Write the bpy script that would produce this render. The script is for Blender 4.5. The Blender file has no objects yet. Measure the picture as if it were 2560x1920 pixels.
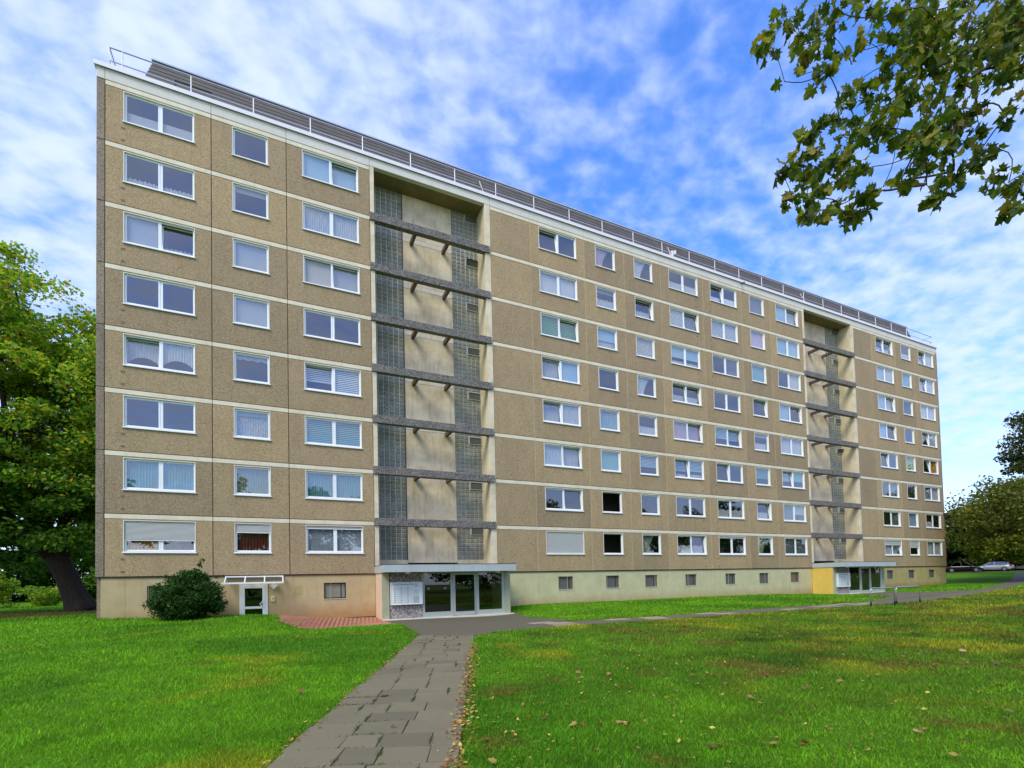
import bpy, math, random
import numpy as np
from mathutils import Matrix, Vector, Euler

R = math.radians
random.seed(7)
rng = np.random.default_rng(11)
SC = bpy.context.scene
COL = SC.collection

# ------------------------------------------------------------------ camera
CAM = np.array([0.0, -27.225, 1.57])
rv = Vector((0.90263, -0.42978, -0.0233)); fv = Vector((0.43034, 0.90214, 0.03091))
fv.normalize(); rv = (rv - fv * rv.dot(fv)).normalized(); uv = rv.cross(fv)
cd = bpy.data.cameras.new('camera'); cam = bpy.data.objects.new('camera', cd); COL.objects.link(cam)
cd.sensor_fit = 'HORIZONTAL'; cd.sensor_width = 36.0; cd.lens = 36.0 * 0.9723 / 2
cd.shift_y = 457.06 / 2560; cd.clip_start = 0.1; cd.clip_end = 3000
m3 = Matrix((rv, uv, -fv)).transposed()
cam.matrix_world = Matrix.Translation(Vector(CAM)) @ m3.to_4x4()
SC.camera = cam

# ------------------------------------------------------------------ sky and sun
SUN_EL, SUN_AZ = 47.0, 232.0            # azimuth measured from +Y towards +X
W = bpy.data.worlds.new('World'); SC.world = W; W.use_nodes = True
nt = W.node_tree; nt.nodes.clear()
def wn(t, **k):
    n = nt.nodes.new(t)
    for a, b in k.items(): setattr(n, a, b)
    return n
def wl(a, b): nt.links.new(a, b)
wo = wn('ShaderNodeOutputWorld'); wb = wn('ShaderNodeBackground'); wb.inputs['Strength'].default_value = 0.12
wl(wb.outputs[0], wo.inputs[0])
sky = wn('ShaderNodeTexSky', sky_type='NISHITA'); sky.sun_disc = False
sky.sun_elevation = R(SUN_EL); sky.sun_rotation = R(SUN_AZ); sky.air_density = 1.0; sky.dust_density = 0.6; sky.ozone_density = 2.0
hsv = wn('ShaderNodeHueSaturation'); hsv.inputs['Hue'].default_value = 0.515; hsv.inputs['Saturation'].default_value = 1.46; hsv.inputs['Value'].default_value = 1.55
wl(sky.outputs[0], hsv.inputs['Color'])
tc = wn('ShaderNodeTexCoord'); sp = wn('ShaderNodeSeparateXYZ'); wl(tc.outputs['Generated'], sp.inputs[0])
zc = wn('ShaderNodeMath', operation='MAXIMUM'); wl(sp.outputs['Z'], zc.inputs[0]); zc.inputs[1].default_value = 0.0
za = wn('ShaderNodeMath', operation='ADD'); wl(zc.outputs[0], za.inputs[0]); za.inputs[1].default_value = 0.16
dx = wn('ShaderNodeMath', operation='DIVIDE'); wl(sp.outputs['X'], dx.inputs[0]); wl(za.outputs[0], dx.inputs[1])
dy = wn('ShaderNodeMath', operation='DIVIDE'); wl(sp.outputs['Y'], dy.inputs[0]); wl(za.outputs[0], dy.inputs[1])
pv = wn('ShaderNodeCombineXYZ'); wl(dx.outputs[0], pv.inputs[0]); wl(dy.outputs[0], pv.inputs[1])
def wnoise(scale, detail, rough, off, dist=0.0, stretch=(1, 1, 1), rotz=0):
    mp = wn('ShaderNodeMapping'); mp.inputs['Location'].default_value = off; mp.inputs['Scale'].default_value = stretch
    mp.inputs['Rotation'].default_value = (0, 0, rotz)
    wl(pv.outputs[0], mp.inputs[0])
    n = wn('ShaderNodeTexNoise'); n.inputs['Scale'].default_value = scale; n.inputs['Detail'].default_value = detail
    n.inputs['Roughness'].default_value = rough; n.inputs['Distortion'].default_value = dist
    wl(mp.outputs[0], n.inputs['Vector']); return n.outputs[0]
big = wnoise(1.15, 3, 0.5, (3.1, 1.7, 0))
puff = wnoise(13.0, 4, 0.50, (0.3, 2.2, 0), 0.15, (1.0, 1.2, 1), 0.5)
streak = wnoise(3.0, 5, 0.55, (5.3, 0.4, 0), 0.3, (0.85, 1.5, 1), 0.35)
# a gap in the broken cloud sheet, towards the right of the building
gx = wn('ShaderNodeVectorMath', operation='DISTANCE'); wl(pv.outputs[0], gx.inputs[0]); gx.inputs[1].default_value = (0.78, 0.72, 0)
gap = wn('ShaderNodeMapRange', interpolation_type='SMOOTHSTEP'); wl(gx.outputs['Value'], gap.inputs['Value'])
gap.inputs['From Min'].default_value = 0.12; gap.inputs['From Max'].default_value = 0.85
gap.inputs['To Min'].default_value = -0.21; gap.inputs['To Max'].default_value = 0.09
def wmath(op, a, b, c=None):
    n = wn('ShaderNodeMath', operation=op)
    for i, v in enumerate((a, b, c)):
        if v is None: continue
        if isinstance(v, (int, float)): n.inputs[i].default_value = v
        else: wl(v, n.inputs[i])
    return n.outputs[0]
cov = wmath('MULTIPLY_ADD', big, 0.36, wmath('MULTIPLY_ADD', puff, 0.86, wmath('MULTIPLY', streak, 0.36)))
cov = wmath('ADD', cov, gap.outputs[0])
cr = wn('ShaderNodeMapRange', interpolation_type='SMOOTHSTEP'); wl(cov, cr.inputs['Value'])
cr.inputs['From Min'].default_value = 0.42; cr.inputs['From Max'].default_value = 1.10
cr.inputs['To Min'].default_value = 0.12; cr.inputs['To Max'].default_value = 0.90
ccol = wn('ShaderNodeMix', data_type='RGBA'); wl(streak, ccol.inputs[0])
ccol.inputs[6].default_value = (2.8, 3.45, 5.6, 1); ccol.inputs[7].default_value = (3.9, 4.35, 5.7, 1)
wm = wn('ShaderNodeMix', data_type='RGBA'); wl(cr.outputs[0], wm.inputs[0]); wl(hsv.outputs[0], wm.inputs[6]); wl(ccol.outputs[2], wm.inputs[7])
wl(wm.outputs[2], wb.inputs['Color'])

sl = bpy.data.lights.new('sun', 'SUN'); sl.energy = 1.45; sl.angle = R(24); sl.color = (1.0, 0.94, 0.82)
so = bpy.data.objects.new('sun', sl); COL.objects.link(so)
sd = Vector((math.sin(R(SUN_AZ)) * math.cos(R(SUN_EL)), math.cos(R(SUN_AZ)) * math.cos(R(SUN_EL)), math.sin(R(SUN_EL))))
so.rotation_euler = sd.to_track_quat('Z', 'Y').to_euler(); so.location = (-40, -60, 60)

vs = SC.view_settings; vs.view_transform = 'Standard'; vs.look = 'None'; vs.gamma = 1.0; vs.use_curve_mapping = False
vs.exposure = 1.05
SC.cycles.use_denoising = True
SC.cycles.max_bounces = 8; SC.cycles.transparent_max_bounces = 16
SC.cycles.sample_clamp_indirect = 6.0

# ------------------------------------------------------------------ materials
def lin(*c):
    def f(x):
        x /= 255.0
        return x / 12.92 if x <= 0.04045 else ((x + 0.055) / 1.055) ** 2.4
    return tuple(f(x) for x in c) + (1.0,)
MATS = {}
class NT:
    def __init__(s, name):
        s.m = bpy.data.materials.new(name); s.m.use_nodes = True; s.t = s.m.node_tree; s.t.nodes.clear()
        s.out = s.n('ShaderNodeOutputMaterial'); s.b = s.n('ShaderNodeBsdfPrincipled'); s.l(s.b.outputs[0], s.out.inputs[0])
        MATS[name] = s.m
    def n(s, t, **k):
        n = s.t.nodes.new(t)
        for a, b in k.items(): setattr(n, a, b)
        return n
    def l(s, a, b): s.t.links.new(a, b)
    def setp(s, **k):
        for a, b in k.items(): s.b.inputs[a.replace('_', ' ')].default_value = b
    def pos(s):
        return s.n('ShaderNodeNewGeometry').outputs['Position']
    def objco(s):
        return s.n('ShaderNodeTexCoord').outputs['Object']
    def noise(s, scale, detail=4, rough=0.55, vec=None, dist=0, stretch=None):
        n = s.n('ShaderNodeTexNoise'); n.inputs['Scale'].default_value = scale; n.inputs['Detail'].default_value = detail
        n.inputs['Roughness'].default_value = rough; n.inputs['Distortion'].default_value = dist
        v = vec if vec is not None else s.pos()
        if stretch:
            mp = s.n('ShaderNodeMapping'); mp.inputs['Scale'].default_value = stretch; s.l(v, mp.inputs[0]); v = mp.outputs[0]
        s.l(v, n.inputs['Vector']); return n.outputs[0]
    def ramp(s, fac, stops, interp='LINEAR'):
        r = s.n('ShaderNodeValToRGB'); r.color_ramp.interpolation = interp
        e = r.color_ramp.elements
        while len(e) < len(stops): e.new(0.5)
        for i, (p, c) in enumerate(stops): e[i].position = p; e[i].color = c
        s.l(fac, r.inputs[0]); return r.outputs[0]
    def mix(s, fac, a, b, mode='MIX'):
        m = s.n('ShaderNodeMix', data_type='RGBA', blend_type=mode)
        for i, v in ((0, fac), (6, a), (7, b)):
            if isinstance(v, (int, float)): m.inputs[i].default_value = v
            elif isinstance(v, tuple): m.inputs[i].default_value = v
            else: s.l(v, m.inputs[i])
        return m.outputs[2]
    def math(s, op, a, b=None, c=None):
        m = s.n('ShaderNodeMath', operation=op)
        for i, v in enumerate((a, b, c)):
            if v is None: continue
            if isinstance(v, (int, float)): m.inputs[i].default_value = v
            else: s.l(v, m.inputs[i])
        return m.outputs[0]
    def maprange(s, v, a, b, c, d):
        m = s.n('ShaderNodeMapRange'); s.l(v, m.inputs[0])
        for i, x in enumerate((a, b, c, d)): m.inputs[i + 1].default_value = x
        return m.outputs[0]
    def bump(s, h, strength=0.3, dist=0.02):
        b = s.n('ShaderNodeBump'); b.inputs['Strength'].default_value = strength; b.inputs['Distance'].default_value = dist
        s.l(h, b.inputs['Height']); s.l(b.outputs[0], s.b.inputs['Normal'])
    def col(s, c): s.l(c, s.b.inputs['Base Color'])
    def rand(s): return s.n('ShaderNodeObjectInfo').outputs['Random']
    def grey(s, a, b):   # (lo, hi) grey colours
        return [(0.0, (a, a, a, 1)), (1.0, (b, b, b, 1))]

def plain(name, c, rough=0.6, var=0.12, scale=3.0, metal=0.0, bump=0.0):
    k = NT(name); k.setp(Roughness=rough, Metallic=metal)
    n = k.noise(scale, 5)
    cc = k.mix(n, tuple(x * (1 - var) for x in c[:3]) + (1,), tuple(min(1, x * (1 + var)) for x in c[:3]) + (1,))
    k.col(cc)
    if bump: k.bump(k.noise(scale * 8, 4), bump, 0.01)
    return k.m

# exposed-aggregate wall panel
def aggregate(name, dark, mid, light, pebble=34.0, tint=0.10, weather=0.18):
    k = NT(name); k.setp(Roughness=0.9)
    v = k.n('ShaderNodeTexVoronoi'); v.inputs['Scale'].default_value = pebble; k.l(k.pos(), v.inputs['Vector'])
    rgb = k.n('ShaderNodeSeparateColor'); k.l(v.outputs['Color'], rgb.inputs[0])
    n2 = k.noise(pebble * 0.9, 3, 0.7)
    f = k.math('MULTIPLY_ADD', rgb.outputs[0], 0.75, k.math('MULTIPLY', n2, 0.45))
    c = k.ramp(f, [(0.22, dark), (0.5, mid), (0.85, light)])
    w = k.noise(0.55, 5, 0.6, stretch=(1, 1, 0.45))
    c = k.mix(k.maprange(w, 0.35, 0.75, 0.0, weather * 2), c, tuple(x * 0.62 for x in mid[:3]) + (1,))
    c = k.mix(k.maprange(k.noise(1.7, 3, stretch=(1, 1, 0.6)), 0.4, 0.8, 0.0, 0.28), c, light)
    c = k.mix(k.maprange(k.noise(2.6, 5, 0.65, stretch=(1.8, 1.8, 0.10)), 0.54, 0.80, 0.0, weather * 2.2), c, tuple(x * 0.55 for x in mid[:3]) + (1,))
    r = k.rand(); c = k.mix(1.0, c, k.ramp(r, [(0, (1 - tint,) * 3 + (1,)), (1, (1 + tint * 0.3, 1 + tint * 0.2, 1 - tint * 0.2, 1))]), 'MULTIPLY')
    k.col(c); k.bump(v.outputs['Distance'], 0.15, 0.008)
    return k.m
aggregate('washed_concrete', (0.245, 0.172, 0.092, 1), (0.345, 0.250, 0.136, 1), (0.46, 0.35, 0.205, 1), pebble=30, tint=0.2)
aggregate('corner_concrete', (0.10, 0.075, 0.05, 1), (0.235, 0.185, 0.125, 1), (0.36, 0.29, 0.21, 1), weather=0.3)
aggregate('granite_concrete', (0.022, 0.020, 0.018, 1), (0.092, 0.085, 0.075, 1), (0.28, 0.26, 0.23, 1), pebble=30, tint=0.05, weather=0.1)
aggregate('pebble_concrete', (0.045, 0.04, 0.04, 1), (0.19, 0.17, 0.155, 1), (0.46, 0.42, 0.38, 1), pebble=22, tint=0.05, weather=0.05)

def painted(name, c, stain, rough=0.8, streak=0.35, scale=1.2, splash=None):
    k = NT(name); k.setp(Roughness=rough)
    n = k.noise(scale, 6, 0.62); n2 = k.noise(scale * 3.0, 5, 0.6, stretch=(1.6, 1.6, 0.22))
    cc = k.mix(k.maprange(n, 0.38, 0.72, 0.0, streak), c, stain)
    cc = k.mix(k.maprange(n2, 0.52, 0.78, 0.0, streak * 0.9), cc, stain)
    if splash:   # soil thrown up against the foot of the wall
        sx_ = k.n('ShaderNodeSeparateXYZ'); k.l(k.pos(), sx_.inputs[0])
        h_ = k.math('ADD', sx_.outputs[2], k.math('MULTIPLY', k.noise(2.2, 5, 0.65), 0.75))
        cc = k.mix(k.maprange(h_, 0.45, 1.10, 0.9, 0.0), cc, splash)
    k.col(cc); k.bump(k.noise(38, 4), 0.12, 0.006)
    return k.m
painted('band_white', lin(222, 214, 188), lin(176, 158, 120), streak=0.38)
painted('fascia_white', lin(210, 206, 194), lin(176, 170, 154), streak=0.28)
painted('pillar_cream', lin(222, 210, 180), lin(150, 134, 100), streak=0.5)
painted('stair_plaster', lin(224, 206, 172), lin(140, 118, 88), streak=0.6, scale=1.0)
painted('recess_plaster', lin(220, 206, 170), lin(150, 130, 92), streak=0.5, scale=1.0)
painted('soffit', lin(128, 116, 72), lin(92, 82, 50), streak=0.5)
painted('plinth_tan', lin(186, 167, 124), lin(152, 128, 88), streak=0.42, splash=lin(166, 128, 80))
painted('plinth_green', lin(194, 188, 146), lin(152, 148, 112), streak=0.4, splash=lin(172, 146, 100))
painted('plinth_olive', lin(172, 158, 104), lin(132, 110, 66), streak=0.5, splash=lin(140, 98, 50))
painted('entrance_pink', lin(216, 190, 160), lin(188, 156, 124), streak=0.35)
painted('entrance_yellow', lin(222, 186, 84), lin(196, 160, 74), streak=0.5)
painted('entrance_pier', lin(168, 170, 140), lin(132, 132, 106), streak=0.4)
painted('beam_side', lin(98, 86, 74), lin(70, 60, 52), streak=0.5)
painted('canopy_metal', lin(176, 186, 184), lin(140, 148, 146), rough=0.45, streak=0.3)
plain('white_plastic', lin(232, 234, 232), 0.35, 0.03)
plain('sill_white', lin(226, 228, 226), 0.4, 0.05)
plain('reveal_white', lin(222, 220, 208), 0.7, 0.06)
plain('edge_metal', lin(226, 222, 224), 0.4, 0.05)
plain('rail_metal', lin(176, 180, 196), 0.4, 0.06)
plain('joint_dark', lin(58, 50, 42), 0.9, 0.2)
plain('joint_cream', lin(186, 168, 126), 0.9, 0.12)
plain('alu_frame', lin(172, 182, 172), 0.4, 0.05, metal=0.15)
plain('dark_metal', lin(40, 42, 44), 0.45, 0.1)
plain('steel', lin(170, 176, 178), 0.3, 0.05, metal=0.7)
plain('rubber', lin(22, 22, 24), 0.8, 0.1)
plain('shutter_grey', lin(182, 182, 178), 0.55, 0.05)
plain('mortar', lin(192, 194, 166), 0.9, 0.12)
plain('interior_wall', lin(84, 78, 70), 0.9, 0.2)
plain('board_white', lin(222, 230, 226), 0.4, 0.03)
plain('ink', lin(60, 66, 62), 0.6, 0.05)
plain('pale_print', lin(176, 186, 178), 0.5, 0.05)
plain('vent_grey', lin(92, 90, 84), 0.7, 0.12)
plain('vent_brown', lin(118, 96, 78), 0.7, 0.12)
plain('mesh_grey', lin(128, 128, 112), 0.6, 0.08)
plain('timber', lin(128, 116, 66), 0.9, 0.25, 9, bump=0.3)
plain('skirting', lin(84, 62, 56), 0.8, 0.15)
plain('cream_box', lin(226, 208, 150), 0.5, 0.05)
plain('lamp_white', lin(226, 228, 226), 0.4, 0.03)
plain('stone_step', lin(214, 206, 188), 0.7, 0.1)

def slate(name):
    k = NT(name); k.setp(Roughness=0.75)
    b = k.n('ShaderNodeTexBrick'); b.offset = 0.5
    mp = k.n('ShaderNodeMapping'); mp.inputs['Rotation'].default_value = (R(90), 0, 0); k.l(k.pos(), mp.inputs[0]); k.l(mp.outputs[0], b.inputs['Vector'])
    b.inputs['Scale'].default_value = 1.0; b.inputs['Brick Width'].default_value = 0.6; b.inputs['Row Height'].default_value = 0.4
    b.inputs['Mortar Size'].default_value = 0.006
    b.inputs['Color1'].default_value = (0.062, 0.055, 0.052, 1); b.inputs['Color2'].default_value = (0.115, 0.100, 0.090, 1); b.inputs['Mortar'].default_value = (0.03, 0.028, 0.028, 1)
    c = k.mix(k.noise(2.0, 5), b.outputs[0], (0.11, 0.10, 0.085, 1)); k.col(c)
    return k.m
slate('slate_cladding')

def glass(name, tint=(0.80, 0.86, 0.84, 1), base=0.13, mult=1.5):
    k = NT(name); k.t.nodes.remove(k.b)
    fr = k.n('ShaderNodeFresnel'); fr.inputs[0].default_value = 1.5
    f = k.n('ShaderNodeMath', operation='MULTIPLY_ADD'); f.use_clamp = True
    k.l(fr.outputs[0], f.inputs[0]); f.inputs[1].default_value = mult; f.inputs[2].default_value = base
    ge = k.n('ShaderNodeNewGeometry'); inv = k.math('SUBTRACT', 1.0, ge.outputs['Backfacing']); fo = k.math('MULTIPLY', f.outputs[0], inv)   # only the outer face of the pane mirrors
    tr = k.n('ShaderNodeBsdfTransparent'); tr.inputs[0].default_value = tint
    gl = k.n('ShaderNodeBsdfGlossy'); gl.inputs['Roughness'].default_value = 0.01; gl.inputs[0].default_value = (0.93, 0.95, 1.0, 1)
    mx = k.n('ShaderNodeMixShader'); k.l(fo, mx.inputs[0]); k.l(tr.outputs[0], mx.inputs[1]); k.l(gl.outputs[0], mx.inputs[2])
    k.l(mx.outputs[0], k.out.inputs[0]); return k.m
glass('window_glass', (0.96, 0.975, 0.97, 1), 0.13, 1.2); glass('door_glass', (0.70, 0.76, 0.66, 1), 0.06, 1.0); glass('awning_glass', (0.78, 0.76, 0.70, 1), 0.03, 1.0)
glass('dark_glass', (0.22, 0.26, 0.22, 1), 0.04, 1.0); glass('car_glass', (0.10, 0.12, 0.12, 1), 0.12, 1.2)

def cloth(name, c, see=0.0, patt=0.0):
    k = NT(name); k.setp(Roughness=0.95)
    n = k.noise(9.0, 4, 0.6); cc = k.mix(n, tuple(x * 0.88 for x in c[:3]) + (1,), c)
    if patt:
        v = k.n('ShaderNodeTexVoronoi'); v.inputs['Scale'].default_value = 9; k.l(k.pos(), v.inputs['Vector'])
        cc = k.mix(k.maprange(v.outputs['Distance'], 0.2, 0.6, 0, patt), cc, tuple(x * 0.5 for x in c[:3]) + (1,))
    k.col(cc)
    tl = k.n('ShaderNodeBsdfTranslucent'); k.l(cc, tl.inputs[0])
    m1 = k.n('ShaderNodeMixShader'); m1.inputs[0].default_value = 0.25; k.l(k.b.outputs[0], m1.inputs[1]); k.l(tl.outputs[0], m1.inputs[2])
    tr = k.n('ShaderNodeBsdfTransparent'); m2 = k.n('ShaderNodeMixShader'); m2.inputs[0].default_value = see
    k.l(m1.outputs[0], m2.inputs[1]); k.l(tr.outputs[0], m2.inputs[2]); k.l(m2.outputs[0], k.out.inputs[0]); return k.m
CURT = dict(w=(232, 236, 240), b=(176, 208, 226), t=(140, 190, 190), k=(222, 196, 214), g=(112, 186, 120), y=(206, 150, 30), m=(150, 180, 20),
            r=(110, 50, 32), o=(176, 182, 150), n=(186, 190, 196), d=(120, 130, 128))
for kk, c in CURT.items():
    cloth('sheer_' + kk, lin(*c), 0.30); cloth('cloth_' + kk, lin(*c), 0.0)
cloth('lace_w', lin(236, 238, 240), 0.28, 0.5)

def glassblock(name):
    k = NT(name); k.setp(Roughness=0.3)
    r = k.rand(); n = k.noise(2.1, 4, 0.6)
    c = k.ramp(k.math('MULTIPLY_ADD', n, 0.8, k.math('MULTIPLY', k.noise(7.0, 2), 0.45)), [(0.3, (0.115, 0.115, 0.092, 1)), (0.6, (0.21, 0.208, 0.172, 1)), (0.9, (0.34, 0.335, 0.27, 1))])
    k.col(c); k.b.inputs['Specular IOR Level'].default_value = 0.4
    return k.m
glassblock('glass_block')

def slab(name, c):
    k = NT(name); k.setp(Roughness=0.85)
    r = k.rand()
    base = k.ramp(r, [(0, tuple(x * 0.76 for x in c[:3]) + (1,)), (0.3, c), (1, tuple(x * 1.15 for x in c[:3]) + (1,))])
    n = k.noise(60, 5, 0.7); base = k.mix(k.maprange(n, 0.3, 0.7, 0.0, 0.5), base, tuple(x * 0.6 for x in c[:3]) + (1,))
    moss = k.noise(1.6, 6, 0.65); base = k.mix(k.maprange(moss, 0.5, 0.78, 0.0, 0.6), base, (0.10, 0.095, 0.04, 1))
    k.col(base); k.bump(n, 0.25, 0.006); return k.m
slab('slab_concrete', (0.172, 0.147, 0.080, 1)); slab('slab_light', (0.31, 0.26, 0.16, 1)); slab('asphalt', (0.118, 0.100, 0.056, 1))
slab('path_soil', (0.085, 0.078, 0.04, 1)); slab('brick_red', (0.46, 0.205, 0.115, 1)); slab('brick_bed', (0.26, 0.13, 0.085, 1))

def attr_leaf(name, transl=0.3, rough=0.6, attr='col'):
    k = NT(name); k.setp(Roughness=rough); k.b.inputs['Specular IOR Level'].default_value = 0.3
    a = k.n('ShaderNodeAttribute', attribute_name=attr)
    k.col(a.outputs['Color'])
    tl = k.n('ShaderNodeBsdfTranslucent')
    br = k.mix(1.0, a.outputs['Color'], (1.25, 1.3, 0.6, 1), 'MULTIPLY'); k.l(br, tl.inputs[0])
    mx = k.n('ShaderNodeMixShader'); mx.inputs[0].default_value = transl
    k.l(k.b.outputs[0], mx.inputs[1]); k.l(tl.outputs[0], mx.inputs[2]); k.l(mx.outputs[0], k.out.inputs[0]); return k.m
attr_leaf('foliage', 0.45); attr_leaf('grass_blade', 0.35, 0.7); attr_leaf('leaf_litter', 0.1, 0.8)
def rand_leaf(name, stops, transl=0.35):
    k = NT(name); k.setp(Roughness=0.55)
    c = k.ramp(k.rand(), stops); c = k.mix(k.maprange(k.noise(22, 3, vec=k.objco()), 0.3, 0.7, 0, 0.4), c, (0.05, 0.06, 0.01, 1))
    k.col(c); tl = k.n('ShaderNodeBsdfTranslucent'); k.l(k.mix(1.0, c, (1.3, 1.25, 0.5, 1), 'MULTIPLY'), tl.inputs[0])
    mx = k.n('ShaderNodeMixShader'); mx.inputs[0].default_value = transl
    k.l(k.b.outputs[0], mx.inputs[1]); k.l(tl.outputs[0], mx.inputs[2]); k.l(mx.outputs[0], k.out.inputs[0]); return k.m
rand_leaf('plane_leaf', [(0, (0.048, 0.090, 0.008, 1)), (0.5, (0.105, 0.165, 0.012, 1)), (0.86, (0.21, 0.25, 0.018, 1)), (0.96, (0.32, 0.24, 0.03, 1)), (1, (0.2, 0.07, 0.02, 1))], 0.5)
rand_leaf('dry_leaf', [(0, (0.16, 0.055, 0.018, 1)), (0.35, (0.34, 0.13, 0.035, 1)), (0.7, (0.46, 0.22, 0.07, 1)), (0.9, (0.46, 0.32, 0.05, 1)), (1, (0.58, 0.40, 0.20, 1))], 0.2)
def bark(name, a, b):
    k = NT(name); k.setp(Roughness=0.95)
    n = k.noise(5.0, 6, 0.65, stretch=(2.4, 2.4, 0.5)); k.col(k.ramp(n, [(0.3, a), (0.7, b)])); k.bump(n, 0.9, 0.05); return k.m
bark('bark', (0.012, 0.008, 0.005, 1), (0.045, 0.030, 0.018, 1)); bark('twig', (0.035, 0.024, 0.018, 1), (0.09, 0.065, 0.045, 1))
bark('pale_twig', (0.10, 0.085, 0.055, 1), (0.24, 0.20, 0.13, 1))
k = NT('lawn'); k.setp(Roughness=0.95); k.b.inputs['Specular IOR Level'].default_value = 0.1
a = k.n('ShaderNodeAttribute', attribute_name='col')
n = k.noise(28, 5, 0.7); n2 = k.noise(5, 4, 0.6)
c = k.mix(k.maprange(n, 0.3, 0.7, 0.0, 0.75), a.outputs['Color'], k.mix(1.0, a.outputs['Color'], (0.45, 0.5, 0.4, 1), 'MULTIPLY'))
c = k.mix(k.maprange(n2, 0.45, 0.75, 0.0, 0.45), c, k.mix(1.0, a.outputs['Color'], (1.5, 1.25, 0.8, 1), 'MULTIPLY'))
k.col(c); k.bump(n, 0.8, 0.05)
def paint(name, c, rough=0.25, metal=0.3):
    k = NT(name); k.setp(Roughness=rough, Metallic=metal, Base_Color=c); k.b.inputs['Coat Weight'].default_value = 0.6
    k.col(k.mix(k.noise(4, 4), tuple(x * 0.92 for x in c[:3]) + (1,), c)); return k.m
paint('paint_silver', lin(190, 194, 196)); paint('paint_black', lin(18, 19, 24), metal=0.1); paint('paint_white', lin(214, 216, 220), metal=0.0)
paint('paint_dark', lin(30, 32, 38), metal=0.2); paint('paint_tan', lin(170, 120, 50), metal=0.0)
plain('tail_red', lin(170, 26, 30), 0.25, 0.05); plain('headlamp', lin(210, 220, 225), 0.15, 0.03)
plain('far_plaster', lin(196, 180, 160), 0.9, 0.08)
plain('house_roof', lin(120, 70, 52), 0.9, 0.12)

# ------------------------------------------------------------------ mesh helpers
class MB:
    def __init__(s): s.v = []; s.f = []; s.mi = []
    def quad(s, a, b, c, d, mi=0):
        i = len(s.v); s.v += [a, b, c, d]; s.f.append((i, i + 1, i + 2, i + 3)); s.mi.append(mi)
    def box(s, x0, x1, y0, y1, z0, z1, mi=0):
        i = len(s.v)
        s.v += [(x0, y0, z0), (x1, y0, z0), (x1, y1, z0), (x0, y1, z0), (x0, y0, z1), (x1, y0, z1), (x1, y1, z1), (x0, y1, z1)]
        for q in ((0, 3, 2, 1), (4, 5, 6, 7), (0, 1, 5, 4), (1, 2, 6, 5), (2, 3, 7, 6), (3, 0, 4, 7)):
            s.f.append(tuple(i + j for j in q)); s.mi.append(mi)
        return s
    def bbox(s, x0, x1, y0, y1, z0, z1, c=0.01, mi=0):
        # box whose front (-Y) edges are chamfered
        i = len(s.v)
        s.v += [(x0 + c, y0, z0 + c), (x1 - c, y0, z0 + c), (x1 - c, y0, z1 - c), (x0 + c, y0, z1 - c),
                (x0, y0 + c, z0), (x1, y0 + c, z0), (x1, y0 + c, z1), (x0, y0 + c, z1),
                (x0, y1, z0), (x1, y1, z0), (x1, y1, z1), (x0, y1, z1)]
        s.f.append((i, i + 1, i + 2, i + 3)); s.mi.append(mi)
        for a in range(4):
            b = (a + 1) % 4
            s.f.append((i + a, i + 4 + a, i + 4 + b, i + b)); s.f.append((i + 4 + a, i + 8 + a, i + 8 + b, i + 4 + b)); s.mi += [mi, mi]
        s.f.append((i + 11, i + 10, i + 9, i + 8)); s.mi.append(mi)
        return s
    def ring(s, x0, x1, z0, z1, t, y0, y1, mi=0, tb=None):
        # rectangular frame of bar width t between y0 (front) and y1
        tb = t if tb is None else tb
        s.box(x0, x0 + t, y0, y1, z0, z1, mi); s.box(x1 - t, x1, y0, y1, z0, z1, mi)
        s.box(x0 + t, x1 - t, y0, y1, z0, z0 + tb, mi); s.box(x0 + t, x1 - t, y0, y1, z1 - t, z1, mi)
        return s
    def tube(s, pts, rad, n=8, mi=0, cap=True, flute=0.0):
        pts = [Vector(p) for p in pts]; base = len(s.v); up = None
        for i, p in enumerate(pts):
            d = (pts[min(i + 1, len(pts) - 1)] - pts[max(i - 1, 0)])
            if d.length < 1e-9: d = Vector((0, 0, 1))
            d.normalize()
            if up is None: up = Vector((0, 0, 1)) if abs(d.z) < 0.9 else Vector((1, 0, 0))
            a = d.cross(up).normalized(); b = a.cross(d).normalized(); up = b
            r = rad[i] if isinstance(rad, (list, tuple)) else rad
            for q in range(n):
                t = 2 * math.pi * q / n; r = (rad[i] if isinstance(rad, (list, tuple)) else rad) * (1 + flute * (math.sin(5 * t + .5 * i) * .6 + math.sin(9 * t - .8 * i + 1) * .4)); w = p + a * (r * math.cos(t)) + b * (r * math.sin(t)); s.v.append(tuple(w))
        for i in range(len(pts) - 1):
            for q in range(n):
                q2 = (q + 1) % n
                s.f.append((base + i * n + q, base + i * n + q2, base + (i + 1) * n + q2, base + (i + 1) * n + q)); s.mi.append(mi)
        if cap:
            s.f.append(tuple(base + q for q in range(n))[::-1]); s.mi.append(mi)
            e = base + (len(pts) - 1) * n; s.f.append(tuple(e + q for q in range(n))); s.mi.append(mi)
        return s
    def mesh(s, name, mats, smooth=False):
        me = bpy.data.meshes.new(name); me.from_pydata(s.v, [], s.f)
        for m in (mats if isinstance(mats, (list, tuple)) else [mats]): me.materials.append(MATS[m])
        if any(s.mi): me.polygons.foreach_set('material_index', s.mi)
        if smooth: me.polygons.foreach_set('use_smooth', [True] * len(s.f))
        me.update(); return me
WPOS = {}
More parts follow.
